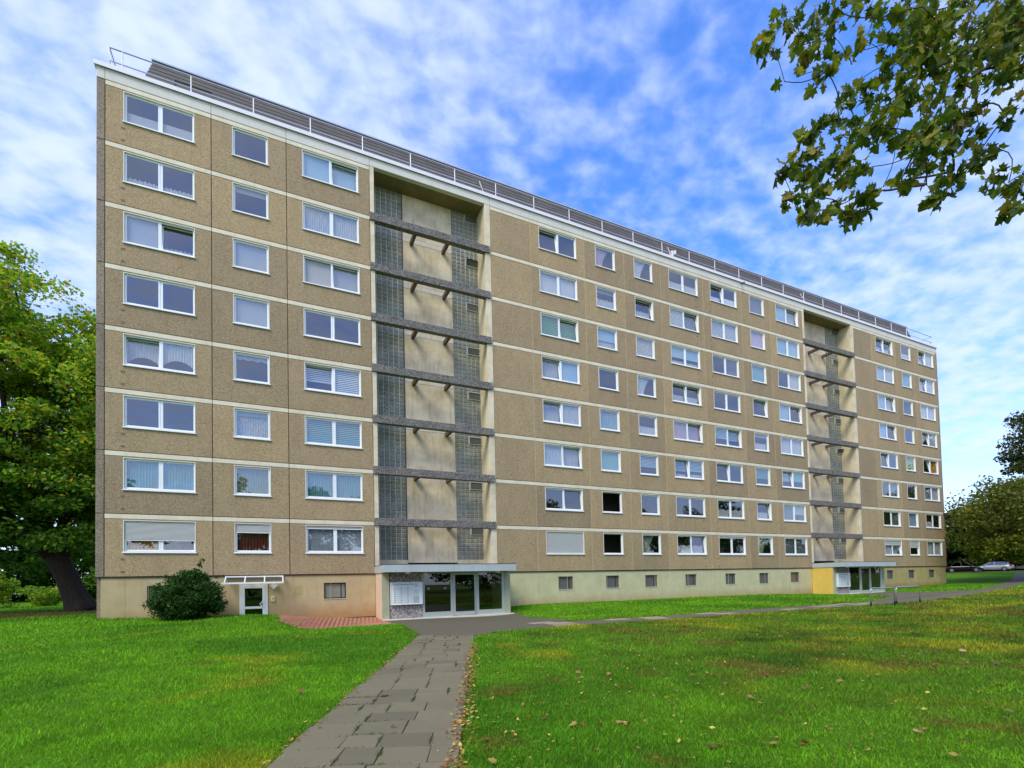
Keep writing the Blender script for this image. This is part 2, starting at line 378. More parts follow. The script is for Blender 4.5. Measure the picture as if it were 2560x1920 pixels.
def put(name, me, parent=None, loc=(0, 0, 0), rot=None, kind=None, local=False):
    """link a mesh as an object; loc is a world position (parents stand unrotated) unless local"""
    o = bpy.data.objects.new(name, me); COL.objects.link(o)
    pl = WPOS.get(parent.name, Vector((0, 0, 0))) if parent else Vector((0, 0, 0))
    o.parent = parent; o.location = Vector(loc) if (local or not parent) else Vector(loc) - pl
    WPOS[o.name] = Vector(loc) + (pl if local else Vector((0, 0, 0)))
    if rot: o.rotation_euler = rot
    if kind: o['kind'] = kind
    return o
def build(name, mb, mats, parent=None, loc=None, smooth=False, kind=None):
    """mb holds world coordinates; the origin is moved to loc (default: its lower centre)"""
    v = np.array(mb.v)
    if loc is None: loc = ((v[:, 0].min() + v[:, 0].max()) / 2, (v[:, 1].min() + v[:, 1].max()) / 2, v[:, 2].min())
    mb.v = [tuple(x) for x in (v - np.array(loc)).tolist()]
    return put(name, mb.mesh(name, mats, smooth), parent, loc, kind=kind)
def empty(name, loc, label=None, cat=None, group=None, rotz=0):
    o = bpy.data.objects.new(name, None); COL.objects.link(o); o.location = loc; o.rotation_euler = (0, 0, rotz); WPOS[o.name] = Vector(loc)
    return tag(o, label, cat, group)
def tag(o, label=None, cat=None, group=None, kind=None):
    if label: o['label'] = label
    if cat: o['category'] = cat
    if group: o['group'] = group
    if kind: o['kind'] = kind
    return o
def fastmesh(name, verts, nper, mat, cols=None, smooth=False):
    """verts (N*nper,3): N faces with nper own corners; cols (N,3) per-face colour kept on the corners"""
    verts = np.ascontiguousarray(verts, dtype=np.float32); N = len(verts) // nper
    me = bpy.data.meshes.new(name); me.vertices.add(len(verts)); me.vertices.foreach_set('co', verts.ravel())
    me.loops.add(len(verts)); me.loops.foreach_set('vertex_index', np.arange(len(verts), dtype=np.int32))
    me.polygons.add(N); me.polygons.foreach_set('loop_start', np.arange(0, N * nper, nper, dtype=np.int32))
    me.polygons.foreach_set('loop_total', np.full(N, nper, dtype=np.int32))
    me.materials.append(MATS[mat]); me.update(calc_edges=True)
    if cols is not None:
        at = me.color_attributes.new('col', 'FLOAT_COLOR', 'POINT')
        c = np.ones((len(verts), 4), dtype=np.float32); c[:, :3] = np.repeat(cols, nper, 0); at.data.foreach_set('color', c.ravel())
    return me

# ------------------------------------------------------------------ terrain
CP = np.array([
 (0, -27, 0), (0, -22, 0), (4, -13, 0), (2, -17, 0), (5, -2.0, -.24), (8.5, -2.0, -.25), (12, -2.0, -.23), (8, -8, -.06), (13.2, -.2, .10), (20, 0, .14), (28.3, 0, .16), (36, 0, .1),
 (41, -1.9, -.06), (45, -2.2, -.08), (48.6, -1.9, -.02), (49.5, 0, .12), (62.3, 0, .365), (-6.9, 0, .41), (-5, 0, .33), (-3, -2.6, .26), (0.2, -3.2, .10), (3, -6.3, -.11), (1, -3.6, -.16), (4.6, -.4, -.16),
 (10, -11.5, 0), (20, -11.5, 0), (30, -11.5, 0), (45, -10, .25), (70, -6, .62), (95, 9, 1.46), (88, 14, 1.42), (104, 4, 1.5), (78, 8, 1.0), (-12, 15.7, .3), (-30, 10, .4), (-30, -20, .3), (-10, -14, .08),
 (-40, 40, .6), (20, -30, .12), (26, -13, 0), (50, -30, .7), (100, -30, 1.6), (135, 40, 2.2), (0, 70, .6), (-3, -20, 0), (12, -20, .02), (8, -24, .03)], dtype=float)
def _rbf():
    d = np.sqrt(((CP[:, None, :2] - CP[None, :, :2]) ** 2).sum(-1) + 4.0)
    n = len(CP); A = np.zeros((n + 1, n + 1)); A[:n, :n] = d; A[:n, n] = 1; A[n, :n] = 1
    return np.linalg.solve(A, np.append(CP[:, 2], 0))
RW = _rbf()
def gz(x, y):
    x = np.asarray(x, float); y = np.asarray(y, float); sh = x.shape; x = x.ravel(); y = y.ravel(); out = np.empty(len(x))
    for i in range(0, len(x), 20000):
        xs, ys = x[i:i + 20000, None], y[i:i + 20000, None]
        out[i:i + 20000] = np.sqrt((xs - CP[:, 0]) ** 2 + (ys - CP[:, 1]) ** 2 + 4.0) @ RW[:-1] + RW[-1]
    return out.reshape(sh) if sh else float(out[0])
def vnoise(x, y, s, seed):
    r = np.random.default_rng(seed); G = r.random((256, 256)); x = np.asarray(x) / s + 64.3; y = np.asarray(y) / s + 71.7
    i = np.floor(x).astype(int); j = np.floor(y).astype(int); u = x - i; v = y - j; u = u * u * (3 - 2 * u); v = v * v * (3 - 2 * v)
    g = lambda a, b: G[a % 256, b % 256]
    return (g(i, j) * (1 - u) + g(i + 1, j) * u) * (1 - v) + (g(i, j + 1) * (1 - u) + g(i + 1, j + 1) * u) * v
def fbm(x, y, s, seed): return (vnoise(x, y, s, seed) + 0.5 * vnoise(x, y, s / 2.1, seed + 1) + 0.25 * vnoise(x, y, s / 4.3, seed + 2)) / 1.75
def lawn_col(x, y):
    x = np.asarray(x, float); y = np.asarray(y, float)
    g = np.array([0.150, 0.385, 0.008]); d = np.array([0.085, 0.265, 0.006]); yl = np.array([0.340, 0.375, 0.014]); br = np.array([0.190, 0.160, 0.024])
    a = fbm(x, y, 3.2, 3)[..., None]; c = g + (d - g) * np.clip((a - 0.46) * 4, 0, 1)
    # right-hand lawn: drier, more worn turf, plus plane-tree shade painted in as darker olive
    dry = np.clip((x - 2.5) / 8, 0, 1) * np.clip((-8.0 - y) / 5, 0, 1)  # mask for the dry turf and the painted shade alike
    olive = np.array([0.125, 0.245, 0.010]); c = c + (olive - c) * (dry * (0.45 + 0.5 * fbm(x, y, 1.4, 63)))[..., None]
    dk = np.clip((fbm(x, y, 1.2, 71) - .52) * 5, 0, 1) * dry; c = c * (1 - .5 * dk[..., None])
    b = fbm(x, y, 1.9, 9); t = np.clip((b - 0.70 + 0.20 * dry) * 5.0, 0, 1)[..., None]
    c = c + (yl - c) * t * 0.85
    b2 = fbm(x, y, 1.1, 21); c = c + (br - c) * (np.clip((b2 - 0.74 + 0.22 * dry) * 6, 0, 1)[..., None]) * 0.75
    # bare leaf-strewn earth under the big tree at the left
    u = np.clip(1.25 - np.hypot(x + 12.5, (y - 11.0) * 1.0) / 9.0, 0, 1)[..., None] * np.clip((fbm(x, y, 2.0, 33) + .25), 0, 1)[..., None]
    c = c + (np.array([0.085, 0.058, 0.022]) - c) * np.clip(u * 1.5, 0, 0.85)
    return c
def axis(parts):
    o = []
    for a, b, st in parts: o += list(np.arange(a, b, st))
    return np.array(o + [parts[-1][1]])
ax = axis([(-260, -40, 20), (-40, -14, 2), (-14, 16, .4), (16, 50, .8), (50, 120, 2.0), (120, 420, 25)])
ay = axis([(-200, -40, 16), (-40, -29, 1.5), (-29, 2, .4), (2, 40, 2), (40, 420, 25)])
GX, GY = np.meshgrid(ax, ay, indexing='ij'); GZ = gz(GX, GY); nx, ny = GX.shape
GZ = np.where(np.hypot(GX - 30, GY) > 170, GZ * 0 + 1.2, GZ)
ids = np.arange(nx * ny).reshape(nx, ny)
me = bpy.data.meshes.new('ground')
me.from_pydata(np.stack([GX, GY, GZ], -1).reshape(-1, 3).tolist(), [], np.stack([ids[:-1, :-1], ids[1:, :-1], ids[1:, 1:], ids[:-1, 1:]], -1).reshape(-1, 4).tolist())
me.materials.append(MATS['lawn']); me.polygons.foreach_set('use_smooth', [True] * len(me.polygons))
at = me.color_attributes.new('col', 'FLOAT_COLOR', 'POINT'); cc = np.ones((nx * ny, 4), np.float32); cc[:, :3] = lawn_col(GX, GY).reshape(-1, 3) * .62; at.data.foreach_set('color', cc.ravel())
tag(put('ground', me), kind='structure')

def sheet(name, poly_fn, mat, lift, n=(40, 12)):
    """a draped sheet: poly_fn(u,v)->(x,y)"""
    mb = MB(); P = []
    for i in range(n[0] + 1):
        for j in range(n[1] + 1):
            x, y = poly_fn(i / n[0], j / n[1]); P.append((x, y, gz(x, y) + lift))
    mb.v = P
    for i in range(n[0]):
        for j in range(n[1]):
            a = i * (n[1] + 1) + j; mb.f.append((a, a + n[1] + 1, a + n[1] + 2, a + 1)); mb.mi.append(0)
    # skirt so that the sheet has a real edge
    o = tag(put(name, mb.mesh(name, mat, True)), kind='structure'); return o
def lerp(a, b, t): return a + (b - a) * t

# forecourt of the near entrance (asphalt), reaching from the slab path to the step
FL = [(3.95, -12.5), (4.35, -9.0), (4.75, -6.2), (5.0, -4.0), (5.0, -1.9)]
FR = [(5.35, -13.4), (6.3, -12.75), (8.6, -12.45), (11.2, -9.3), (12.4, -1.9)]
def poly(L, t):
    t = t * (len(L) - 1); i = min(int(t), len(L) - 2); return (lerp(L[i][0], L[i + 1][0], t - i), lerp(L[i][1], L[i + 1][1], t - i))
def fc(u, v):
    a, b = poly(FL, v), poly(FR, v); return lerp(a[0], b[0], u), lerp(a[1], b[1], u)
forecourt = sheet('forecourt', fc, 'asphalt', 0.012, (30, 40))
P2A = [(8.4, -10.4), (14, -10.55), (24, -10.6), (30.5, -10.4), (36, -10.3), (44, -9.4), (52, -7.3), (70, -2.5), (90, 4)]
P2B = [(8.4, -12.5), (14, -12.3), (24, -12.45), (30.5, -12.4), (36, -12.0), (44, -11.0), (52, -8.9), (70, -4.1), (90, 2.4)]
def p2(u, v):
    a, b = poly(P2A, u), poly(P2B, u); return lerp(a[0], b[0], v), lerp(a[1], b[1], v)
footpath = sheet('footpath', p2, 'asphalt', 0.008, (160, 6))
def fc2(u, v):
    a, b = poly([(41.2, -1.9), (39.5, -5.5), (36.5, -8.5), (30, -10.6)], v), poly([(48.6, -1.9), (47.5, -5.0), (46.6, -8.0), (44, -9.6)], v)
    return lerp(a[0], b[0], u), lerp(a[1], b[1], u)
sheet('forecourt', fc2, 'asphalt', 0.016, (24, 20))
# lighter slabs let into the footpath
slabm = MB().bbox(-.5, .5, -.5, .5, -.5, .5, 0.0).mesh('slab', 'slab_light')
def slab_mesh(w, d, mat, c=0.008, h=0.05):
    mb = MB(); i = 0
    a, b = w / 2, d / 2
    mb.v = [(-a + c, -b + c, h), (a - c, -b + c, h), (a - c, b - c, h), (-a + c, b - c, h), (-a, -b, h - c), (a, -b, h - c), (a, b, h - c), (-a, b, h - c), (-a, -b, 0), (a, -b, 0), (a, b, 0), (-a, b, 0)]
    mb.f = [(0, 1, 2, 3)]
    for q in range(4):
        r = (q + 1) % 4; mb.f += [(q, 4 + q, 4 + r, r), (4 + q, 8 + q, 8 + r, 4 + r)]
    mb.mi = [0] * len(mb.f); return mb.mesh('slab', mat)
lm = slab_mesh(.98, .49, 'slab_light', h=.03)
for u, side in [(.015, 0), (.02, 1), (.023, .45), (.088, .2), (.12, .75), (.125, .25), (.165, .2), (.17, .7), (.22, .85), (.255, .5), (.26, .9), (.285, .3), (.31, .7), (.315, .1), (.335, .4)]:
    x, y = p2(u, 0.14 + side * 0.7); put('slab', lm, footpath, (x, y, gz(x, y) + .0), (0, 0, random.uniform(-.03, .03)))

# slab path from the camera to the forecourt: rows of slabs across
path = tag(empty('slab_path', (2.0, -18, 0)), kind='structure')
pd = np.array([0.372, 0.928]); pn = np.array([pd[1], -pd[0]]); o0 = np.array([-0.88, -24.35])
variants = {}; JOINTS = []
row = 0; s = -3.4
while s < 12.7:
    d = random.choice((0.42, 0.44, 0.46, 0.48)); t = -0.02 + random.uniform(-.03, .03); widths = []
    while t < 1.45:
        w = random.choice((0.36, 0.46, 0.52, 0.56)); w = min(w, 1.66 - t)
        if 1.66 - (t + w) < 0.25: w = 1.66 - t
        ctr = o0 + pd * (s + d / 2) + pn * (t + w / 2)
        key = (round(w, 1), d)
        if key not in variants: variants[key] = slab_mesh(key[0] - .007, d - .007, 'slab_concrete', .005)
        x, y = ctr; z = gz(x, y)
        sx = (w - .008) / (key[0] - .007)
        ob = put('slab', variants[key], path, (x, y, z - .032 + random.uniform(-.005, .008)), (random.uniform(-.014, .014), random.uniform(-.014, .014), math.atan2(pn[1], pn[0]) + random.uniform(-.012, .012)))
        ob.scale = (sx, 1, 1); JOINTS.append((s, s + d, t)); t += w
    s += d; row += 1
bedm = sheet('path_bed', lambda u, v: tuple((o0 + pd * lerp(-3.4, 12.7, u) + pn * lerp(-.02, 1.61, v)).tolist()), 'path_soil', .004, (60, 4))
def on_paths(x, y):
    """True where no grass grows"""
    x = np.asarray(x); y = np.asarray(y)
    r = (x - o0[0]) * pd[0] + (y - o0[1]) * pd[1]; t = (x - o0[0]) * pn[0] + (y - o0[1]) * pn[1]
    wob = (vnoise(x, y, .25, 77) - .5) * .16
    m = (r < 12.8) & (t > -0.03 + wob) & (t < 1.64 + wob)
    # forecourt
    for L, Rr in ((FL, FR),):
        Ly = [p[1] for p in L][:]; xl = np.interp(y, [p[1] for p in L], [p[0] for p in L]); xr = np.interp(y, [p[1] for p in Rr], [p[0] for p in Rr])
        m |= (y > -12.6 - (x - 4) * .55) & (y < 0) & (x > xl + wob) & (x < xr + wob) & (y > -13.5)
    ya = np.interp(x, [p[0] for p in P2A], [p[1] for p in P2A]); yb = np.interp(x, [p[0] for p in P2B], [p[1] for p in P2B])
    m |= (x > 8.4) & (y < ya + wob) & (y > yb + wob)
    m |= (y > -.05) & (x > -7) & (x < 63)                     # building
    xl = np.interp(y, [-10.6, -8.5, -5.5, -1.9], [30, 36.5, 39.5, 41.2]); xr = np.interp(y, [-9.6, -8, -5, -1.9], [44, 46.6, 47.5, 48.6])
    m |= (y > -10.6) & (x > xl) & (x < xr)
    m |= (x > 4.8) & (x < 12.4) & (y > -2) | (x > 41.2) & (x < 48.8) & (y > -2)
    m |= brick_area(x, y)
    return m
BK = [(0.75, -0.05), (4.95, -0.05), (4.95, -5.2), (4.55, -6.35), (0.85, -3.9), (0.2, -3.2), (0.2, -0.05)]
def brick_area(x, y):
    x = np.asarray(x, float); y = np.asarray(y, float); ins = np.zeros(x.shape, bool); n = len(BK)
    for i in range(n):
        x1, y1 = BK[i]; x2, y2 = BK[(i + 1) % n]
        c = ((y1 > y) != (y2 > y)); xi = (x2 - x1) * (y - y1) / ((y2 - y1) if y2 != y1 else 1e-9) + x1; ins ^= c & (x < xi)
    return ins

# ------------------------------------------------------------------ grass
NB = 1000000
th = math.atan2(fv.y, fv.x) + (rng.random(NB) - .5) * R(128); rr = np.exp(rng.random(NB) * math.log(62 / 1.9)) * 1.9
bx = CAM[0] + rr * np.cos(th); by = CAM[1] + rr * np.sin(th)
keep = ~on_paths(bx, by) & (by < 30) & (rng.random(NB) < (0.35 + 0.9 * fbm(bx, by, .5, 50)))
bx, by, rr = bx[keep], by[keep], rr[keep]; n = len(bx); bz = gz(bx, by)
sc = np.maximum(1, rr / 6.5); hgt = (0.020 + 0.032 * rng.random(n)) * np.minimum(sc ** .5, 2.0) * (0.7 + .7 * vnoise(bx, by, .6, 61))
wid = (0.0030 + 0.0026 * rng.random(n)) * sc; az = rng.random(n) * 2 * math.pi; lean = hgt * (0.2 + 0.9 * rng.random(n)); la = rng.random(n) * 2 * math.pi
V = np.empty((n, 3, 3), np.float32)
V[:, 0] = np.stack([bx - wid * np.cos(az), by - wid * np.sin(az), bz - .004], -1); V[:, 1] = np.stack([bx + wid * np.cos(az), by + wid * np.sin(az), bz - .004], -1)
V[:, 2] = np.stack([bx + lean * np.cos(la), by + lean * np.sin(la), bz + hgt], -1)
gc = lawn_col(bx, by) * (0.50 + 1.10 * rng.random((n, 1)) ** 1.4) * (.62 + .75 * fbm(bx, by, .35, 44)[:, None]); gc[:, 0] *= 0.85 + .5 * rng.random(n)
st = rng.random(n) < 0.04 + 0.10 * np.clip((bx - 2) / 6, 0, 1) * np.clip((-9 - by) / 4, 0, 1) * fbm(bx, by, .9, 15) * 2; gc[st] = gc[st] * .4 + np.array([.20, .17, .05]) * .6
go = put('lawn_grass', fastmesh('lawn_grass', V.reshape(-1, 3), 3, 'grass_blade', gc)); tag(go, 'short mown green grass blades of the lawns round the path', 'grass', kind='stuff')

# broad-leaved weeds and clover in the near lawn
NW = 30000
th = math.atan2(fv.y, fv.x) + (rng.random(NW) - .5) * R(120); rr = np.exp(rng.random(NW) * math.log(20 / 2.2)) * 2.2
bx = CAM[0] + rr * np.cos(th); by = CAM[1] + rr * np.sin(th)
keep = ~on_paths(bx, by) & (fbm(bx, by, 1.1, 90) > .50); bx, by, rr = bx[keep], by[keep], rr[keep]; n = len(bx)
sz = .011 * np.maximum(1, rr / 9) * (.6 + .9 * rng.random(n)); az = rng.random(n) * 6.283; bz = gz(bx, by) + .018 + .03 * rng.random(n)
ux = np.stack([np.cos(az), np.sin(az), (rng.random(n) - .5) * .8], -1) * sz[:, None]; ux2 = np.stack([-np.sin(az), np.cos(az), (rng.random(n) - .5) * .8], -1) * sz[:, None] * .7
Pc = np.stack([bx, by, bz], -1); V = np.stack([Pc - ux, Pc - ux2, Pc + ux, Pc + ux2], 1).reshape(-1, 3)
wc = np.array([.09, .28, .012]) * (.6 + .8 * rng.random((n, 1))); put('clover', fastmesh('clover', V, 4, 'grass_blade', wc)); tag(bpy.data.objects['clover'], 'small clover and weed leaves among the lawn grass', 'clover', kind='stuff')

# ------------------------------------------------------------------ the apartment building
FH, Z0, NF = 2.8, 2.2, 8
ZT = Z0 + FH * NF
B = empty('apartment_building', (28.0, 6.0, 0.2), 'long eight-storey apartment block of brown pebble-dashed panels with white window frames', 'building')
PX = [-6.712, -2.615, 0.696, 4.865, 12.045, 14.784, 18.875, 22.18, 25.48, 29.642, 33.822, 37.18, 41.314, 48.604, 51.32, 55.36, 58.70, 62.817]
MODS = [(0, 1, 'W', -6.05, -3.30), (1, 2, 'S', -1.73, -.13), (2, 3, 'W', 1.44, 4.27), (4, 5, 'B', 0, 0), (5, 6, 'W', 15.41, 18.25), (6, 7, 'S', 19.77, 21.41), (7, 8, 'S', 23.06, 24.72),
        (8, 9, 'W', 26.26, 29.12), (9, 10, 'W', 30.42, 33.28), (10, 11, 'S', 34.75, 36.44), (11, 12, 'W', 37.90, 40.75), (13, 14, 'B', 0, 0), (14, 15, 'W', 52.06, 54.91), (15, 16, 'S', 56.34, 58.03), (16, 17, 'W', 59.45, 62.30)]
WB, WT = 1.10, 2.53         # window sill and head above the floor joint
G = 0.012
def panel_mesh(w, h, hole):
    mb = MB(); c = .018; th = .2
    if hole is None: mb.bbox(0, w, 0, th, 0, h, c); return mb
    hx0, hx1, hz0, hz1 = hole
    o = [(c, 0, c), (w - c, 0, c), (w - c, 0, h - c), (c, 0, h - c)]; o1 = [(0, c, 0), (w, c, 0), (w, c, h), (0, c, h)]; o2 = [(0, th, 0), (w, th, 0), (w, th, h), (0, th, h)]
    hf = [(hx0, 0, hz0), (hx1, 0, hz0), (hx1, 0, hz1), (hx0, 0, hz1)]; hb = [(x, th, z) for x, _, z in hf]
    mb.v = o + o1 + o2 + hf + hb
    for a in range(4):
        b = (a + 1) % 4
        mb.f += [(a, b, 12 + b, 12 + a), (a, 4 + a, 4 + b, b), (4 + a, 8 + a, 8 + b, 4 + b), (12 + a, 12 + b, 16 + b, 16 + a), (8 + a, 16 + a, 16 + b, 8 + b)]
    mb.mi = [0] * len(mb.f); return mb
# --- window pieces (meshes are shared between equal windows)
CACHE = {}
def cached(key, fn):
    if key not in CACHE: CACHE[key] = fn()
    return CACHE[key]
H = WT - WB
def win_frame(w, dbl):
    mb = MB(); e = .004
    mb.ring(e, w - e, e, H - e, .028, -.012, .15, 1)                                   # painted reveal
    mb.ring(.032, w - .032, .032, H - .032, .055, .085, .145, 0)                       # fixed frame
    if dbl: mb.box(w / 2 - .05, w / 2 + .05, .082, .145, .087, H - .087, 0)
    return mb.mesh('window', ['white_plastic', 'reveal_white'])
def sash_mesh(w, h):
    return MB().ring(0, w, 0, h, .062, -.055, 0.0).mesh('sash', 'white_plastic')
def pane_mesh(w, h):
    mb = MB(); mb.box(.058, w - .058, -.034, -.022, .058, h - .058); return mb.mesh('pane', 'window_glass')
def sill_mesh(w):
    mb = MB(); mb.v = [(-.03, -.065, -.012), (w + .03, -.065, -.012), (w + .03, .09, .030), (-.03, .09, .030), (-.03, -.065, -.045), (w + .03, -.065, -.045), (w + .03, .09, -.010), (-.03, .09, -.010)]
    mb.f = [(0, 1, 2, 3), (7, 6, 5, 4), (0, 4, 5, 1), (1, 5, 6, 2), (2, 6, 7, 3), (3, 7, 4, 0)]; mb.mi = [0] * 6; return mb.mesh('sill', 'sill_white')
def pleat(w, z0, z1, amp=.018, per=.11, top=None, bot=None, nz=6):
    mb = MB(); n = max(8, int(w / per * 4))
    for i in range(n + 1):
        x = w * i / n; y = amp * math.sin(2 * math.pi * x / per + .7 * math.sin(x * 5)) ; a = bot(x / w) if bot else z0; b = top(x / w) if top else z1
        for j in range(nz + 1): mb.v.append((x + .01 * math.sin(j * 1.7 + i), y, lerp(a, b, j / nz)))
    for i in range(n):
        for j in range(nz):
            q = i * (nz + 1) + j; mb.f.append((q, q + nz + 1, q + nz + 2, q + 1)); mb.mi.append(0)
    return mb
def curtain(code, w, h):
    """code: kind letter(s) [+ colour letter]; returns mesh builder and material"""
    kind, colr = code[0], (code[1] if len(code) > 1 else 'w')
    if kind == 's': return pleat(w, .02, h), 'sheer_' + colr
    if kind == 'h': return pleat(w, .02, h * .46, top=lambda u: h * (.45 + .035 * math.cos(u * 40))), 'sheer_' + colr
    if kind == 'l': return pleat(w, .02, h * .25, top=lambda u: h * (.24 + .025 * math.cos(u * 46))), 'lace_w'
    if kind == 'p': return pleat(w, .02, h * .5, top=lambda u: h * (.42 + .07 * abs(math.cos(u * 6.5)))), 'lace_w'
    if kind == 'x': return pleat(w, .02, h), 'lace_w'
    if kind == 'f': return pleat(w, .3 * h, h, bot=lambda u: h * (.10 + .30 * math.sin(u * math.pi) ** .7)), 'sheer_' + colr
    if kind == 'd': return pleat(w, .02, h, amp=.03, per=.13), 'cloth_' + colr
    if kind == 'e':   # drape drawn to one side
        mb = pleat(w * .42, .02, h, amp=.03, per=.12); mb.v = [(x * (1 + .9 * (z / h) ** 2), y, z) for x, y, z in mb.v]; return mb, 'sheer_' + colr
    mb = MB()
    if kind == 'r': mb.box(0, w, 0, .006, .03, h)
    elif kind == 'b': mb.box(0, w, 0, .006, .0, h * .43)
    elif kind == 't': mb.box(0, w, 0, .006, h * .80, h)
    elif kind == 'm': mb.box(0, w, 0, .006, h * .40, h)
    elif kind in 'zq':
        z = h; lo = .02 if kind == 'z' else h * .42
        while z > lo: mb.box(0, w, 0, .005, max(lo, z - .062), z); z -= .098
        mb.box(0, w, 0, .015, lo - .02, lo + .01)
    elif kind == 'v':
        z = h
        while z > h * .05:
            i = len(mb.v); mb.v += [(0, 0, z), (w, 0, z), (w, -.025, z - .04), (0, -.025, z - .04)]; mb.f.append((i, i + 1, i + 2, i + 3)); mb.mi.append(0); z -= .05
    elif kind == 'o':   # scalloped valance
        n = 24
        for i in range(n):
            x0, x1 = w * i / n, w * (i + 1) / n; f = lambda u: h * (.84 - .05 * abs(math.sin(u * 12)))
            mb.quad((x0, 0, f(i / n)), (x1, 0, f((i + 1) / n)), (x1, 0, h), (x0, 0, h))
        return mb, 'lace_w'
    return mb, ('cloth_' + colr)
def shutter_mesh(w, hh):
    mb = MB(); z = H - .03; end = H - .03 - hh
    while z > end + .01:
        a = max(end, z - .052); i = len(mb.v); mb.v += [(0, .02, z), (w, .02, z), (w, 0, (z + a) / 2), (0, 0, (z + a) / 2), (w, .02, a), (0, .02, a)]
        mb.f += [(i + 3, i + 2, i + 1, i), (i + 5, i + 4, i + 2, i + 3)]; mb.mi += [0, 0]; z = a
    mb.box(0, w, .0, .03, end - .03, end, 1); mb.box(-.03, 0, -.01, .04, .02, H - .03, 1); mb.box(w, w + .03, -.01, .04, .02, H - .03, 1)
    return mb.mesh('roller_shutter', ['shutter_grey', 'white_plastic'])
# one entry for each window, top storey first; "left sash|right sash", ~ tilted, ^ turned open, # roller shutter part
ROWS = [
 ['bn|bn', '-', 'rb|rb~', '-~|-', 'ek', 'ew', 'h|h', 'bw~|bw', 'rd', 'rb|s~', 'h~|h~', 'h', 'h~|sw'],
 ['l|l', 'tn', 's|s', 's+zw|s+zw', 'h+tn', 'h~', 'zw|zn~', 'zw|zw', 'rk', 'rb|rb', 'rb|s', 'rt', 's~|s'],
 ['rn+l|l~', 'rn+s', 'rn^|rn~', 'zg|zg~', 'mb+h', 'x', 'mb+l|mb+l', '-|zd', 'rt', '-|s', 'rb|s~', '-', 's|s'],
 ['-|-', 'rn', '-|-', 's~|rb', '-', 'ew', 'h~|h~', '-|-', '-~', 'rb|-~', 'rb|-~', '-', '-~|s'],
 ['f~|f', 'o', 'qw~|zw', 's~|s', 'sb', 'h', 'sk|sk~', 'qb|qb~', 'tk+h', 's|s', '-~|-', 'dm', '-~|dy'],
 ['-|-', 'tt+x', 'zt|zt', 's|s~', 'rt', 'qb', 'qb+l~|qb+l', '-~|-', 'qt', 'mb~|mt', '-|sd', '-', 'zn|s'],
 ['st|st', 'so', 'st|st', '-|-~', '^', '-', '-|-', 'p|p', 'h~', 'rd|mn', '-|sd', 'sb', 'h|-'],
 ['#62dy|dr', '#30dr', '#10vn|vn', '#96-|-', '^', 'eo', 'p|p~', '#8-|-', 'eo', 'sd|sd', '#30s|s~', '#45-', 's|s']]
def make_window(fi, ci, x0, x1, kind, zf):
    w = x1 - x0; wr = round(w, 2); dbl = kind == 'W'; code = ROWS[NF - 1 - fi][ci]; sh = 0
    o = put('window', cached(('fr', wr), lambda: win_frame(wr, dbl)), B, (x0, 0, zf + WB))
    put('sill', cached(('sill', wr), lambda: sill_mesh(wr)), o, (0, 0, 0), local=True)
    if code[0] == '#':
        i = 1
        while code[i].isdigit(): i += 1
        sh = int(code[1:i]) / 100; code = code[i:]
        put('roller_shutter', cached(('sh', wr, sh), lambda: shutter_mesh(wr - .07, (H - .06) * sh)), o, (.035, .03, 0), local=True)
    parts = code.split('|') if dbl else [code]
    sw = round((wr - .064 - .11 - .10) / 2 + .07, 3) if dbl else round(wr - .064 - .11 + .07, 3)
    xs = [.032 + .02, wr / 2 + .05 - .015] if dbl else [.052]
    shh = H - .064 - .04
    for p, sx in zip(parts, xs):
        tilt = '~' in p; turn = '^' in p; p = p.replace('~', '').replace('^', '')
        rot = (0, 0, 0)
        lx, ly = sx, .128
        if tilt: rot = (-R(random.uniform(6.5, 8.5)), 0, 0)
        elif turn: rot = (0, 0, R(62 if dbl else 80))
        else: rot = (R(random.uniform(-.25, .25)), 0, R(random.uniform(-.3, .3)))
        put('sash', cached(('sash', sw), lambda: sash_mesh(sw, shh)), o, (lx, ly, .052), rot, local=True)
        put('pane', cached(('pane', sw), lambda: pane_mesh(sw, shh)), o, (lx, ly, .052), rot, local=True)
        dep = .19 if not tilt else .36
        for q, cd_ in enumerate([c for c in p.split('+') if c not in ('', '-')]):
            key = ('cur', cd_, sw)
            if key not in CACHE:
                mb, mt = curtain(cd_, sw, shh); CACHE[key] = mb.mesh('curtain', mt)
            nm = 'blind' if cd_[0] in 'rbtmzqv' else 'curtain'
            put(nm, CACHE[key], o, (lx, dep + .06 * q, .052), local=True)
    return o
for fi in range(NF):
    zf = Z0 + fi * FH; ci = 0
    for a, b, kd, w0, w1 in MODS:
        x0, x1 = PX[a] + G, PX[b] - G
        bh = 0.215
        hole = None if kd == 'B' else (w0 - x0, w1 - x0, WB - G, WT - G)
        key = ('panel', a)
        me = cached(key, lambda: panel_mesh(x1 - x0, FH - bh - 2 * G, hole).mesh('wall_panel', 'washed_concrete'))
        put('wall_panel', me, B, (x0, 0, zf + G))
        put('white_band', cached(('band', a), lambda: MB().bbox(0, x1 - x0, -.004, .2, 0, bh - G, .008).mesh('white_band', 'band_white')), B, (x0, 0, zf + FH - bh))
        if kd != 'B': make_window(fi, ci, w0, w1, kd, zf); ci += 1
    for xa, xb in ((-7.02, PX[0] - G), (PX[-1] + G, 63.07)):
        put('corner_panel', cached(('corner', xa), lambda: MB().bbox(0, xb - xa, .005, .2, 0, FH - .02, .015).mesh('corner_panel', 'corner_concrete')), B, (xa, 0, zf + .01))
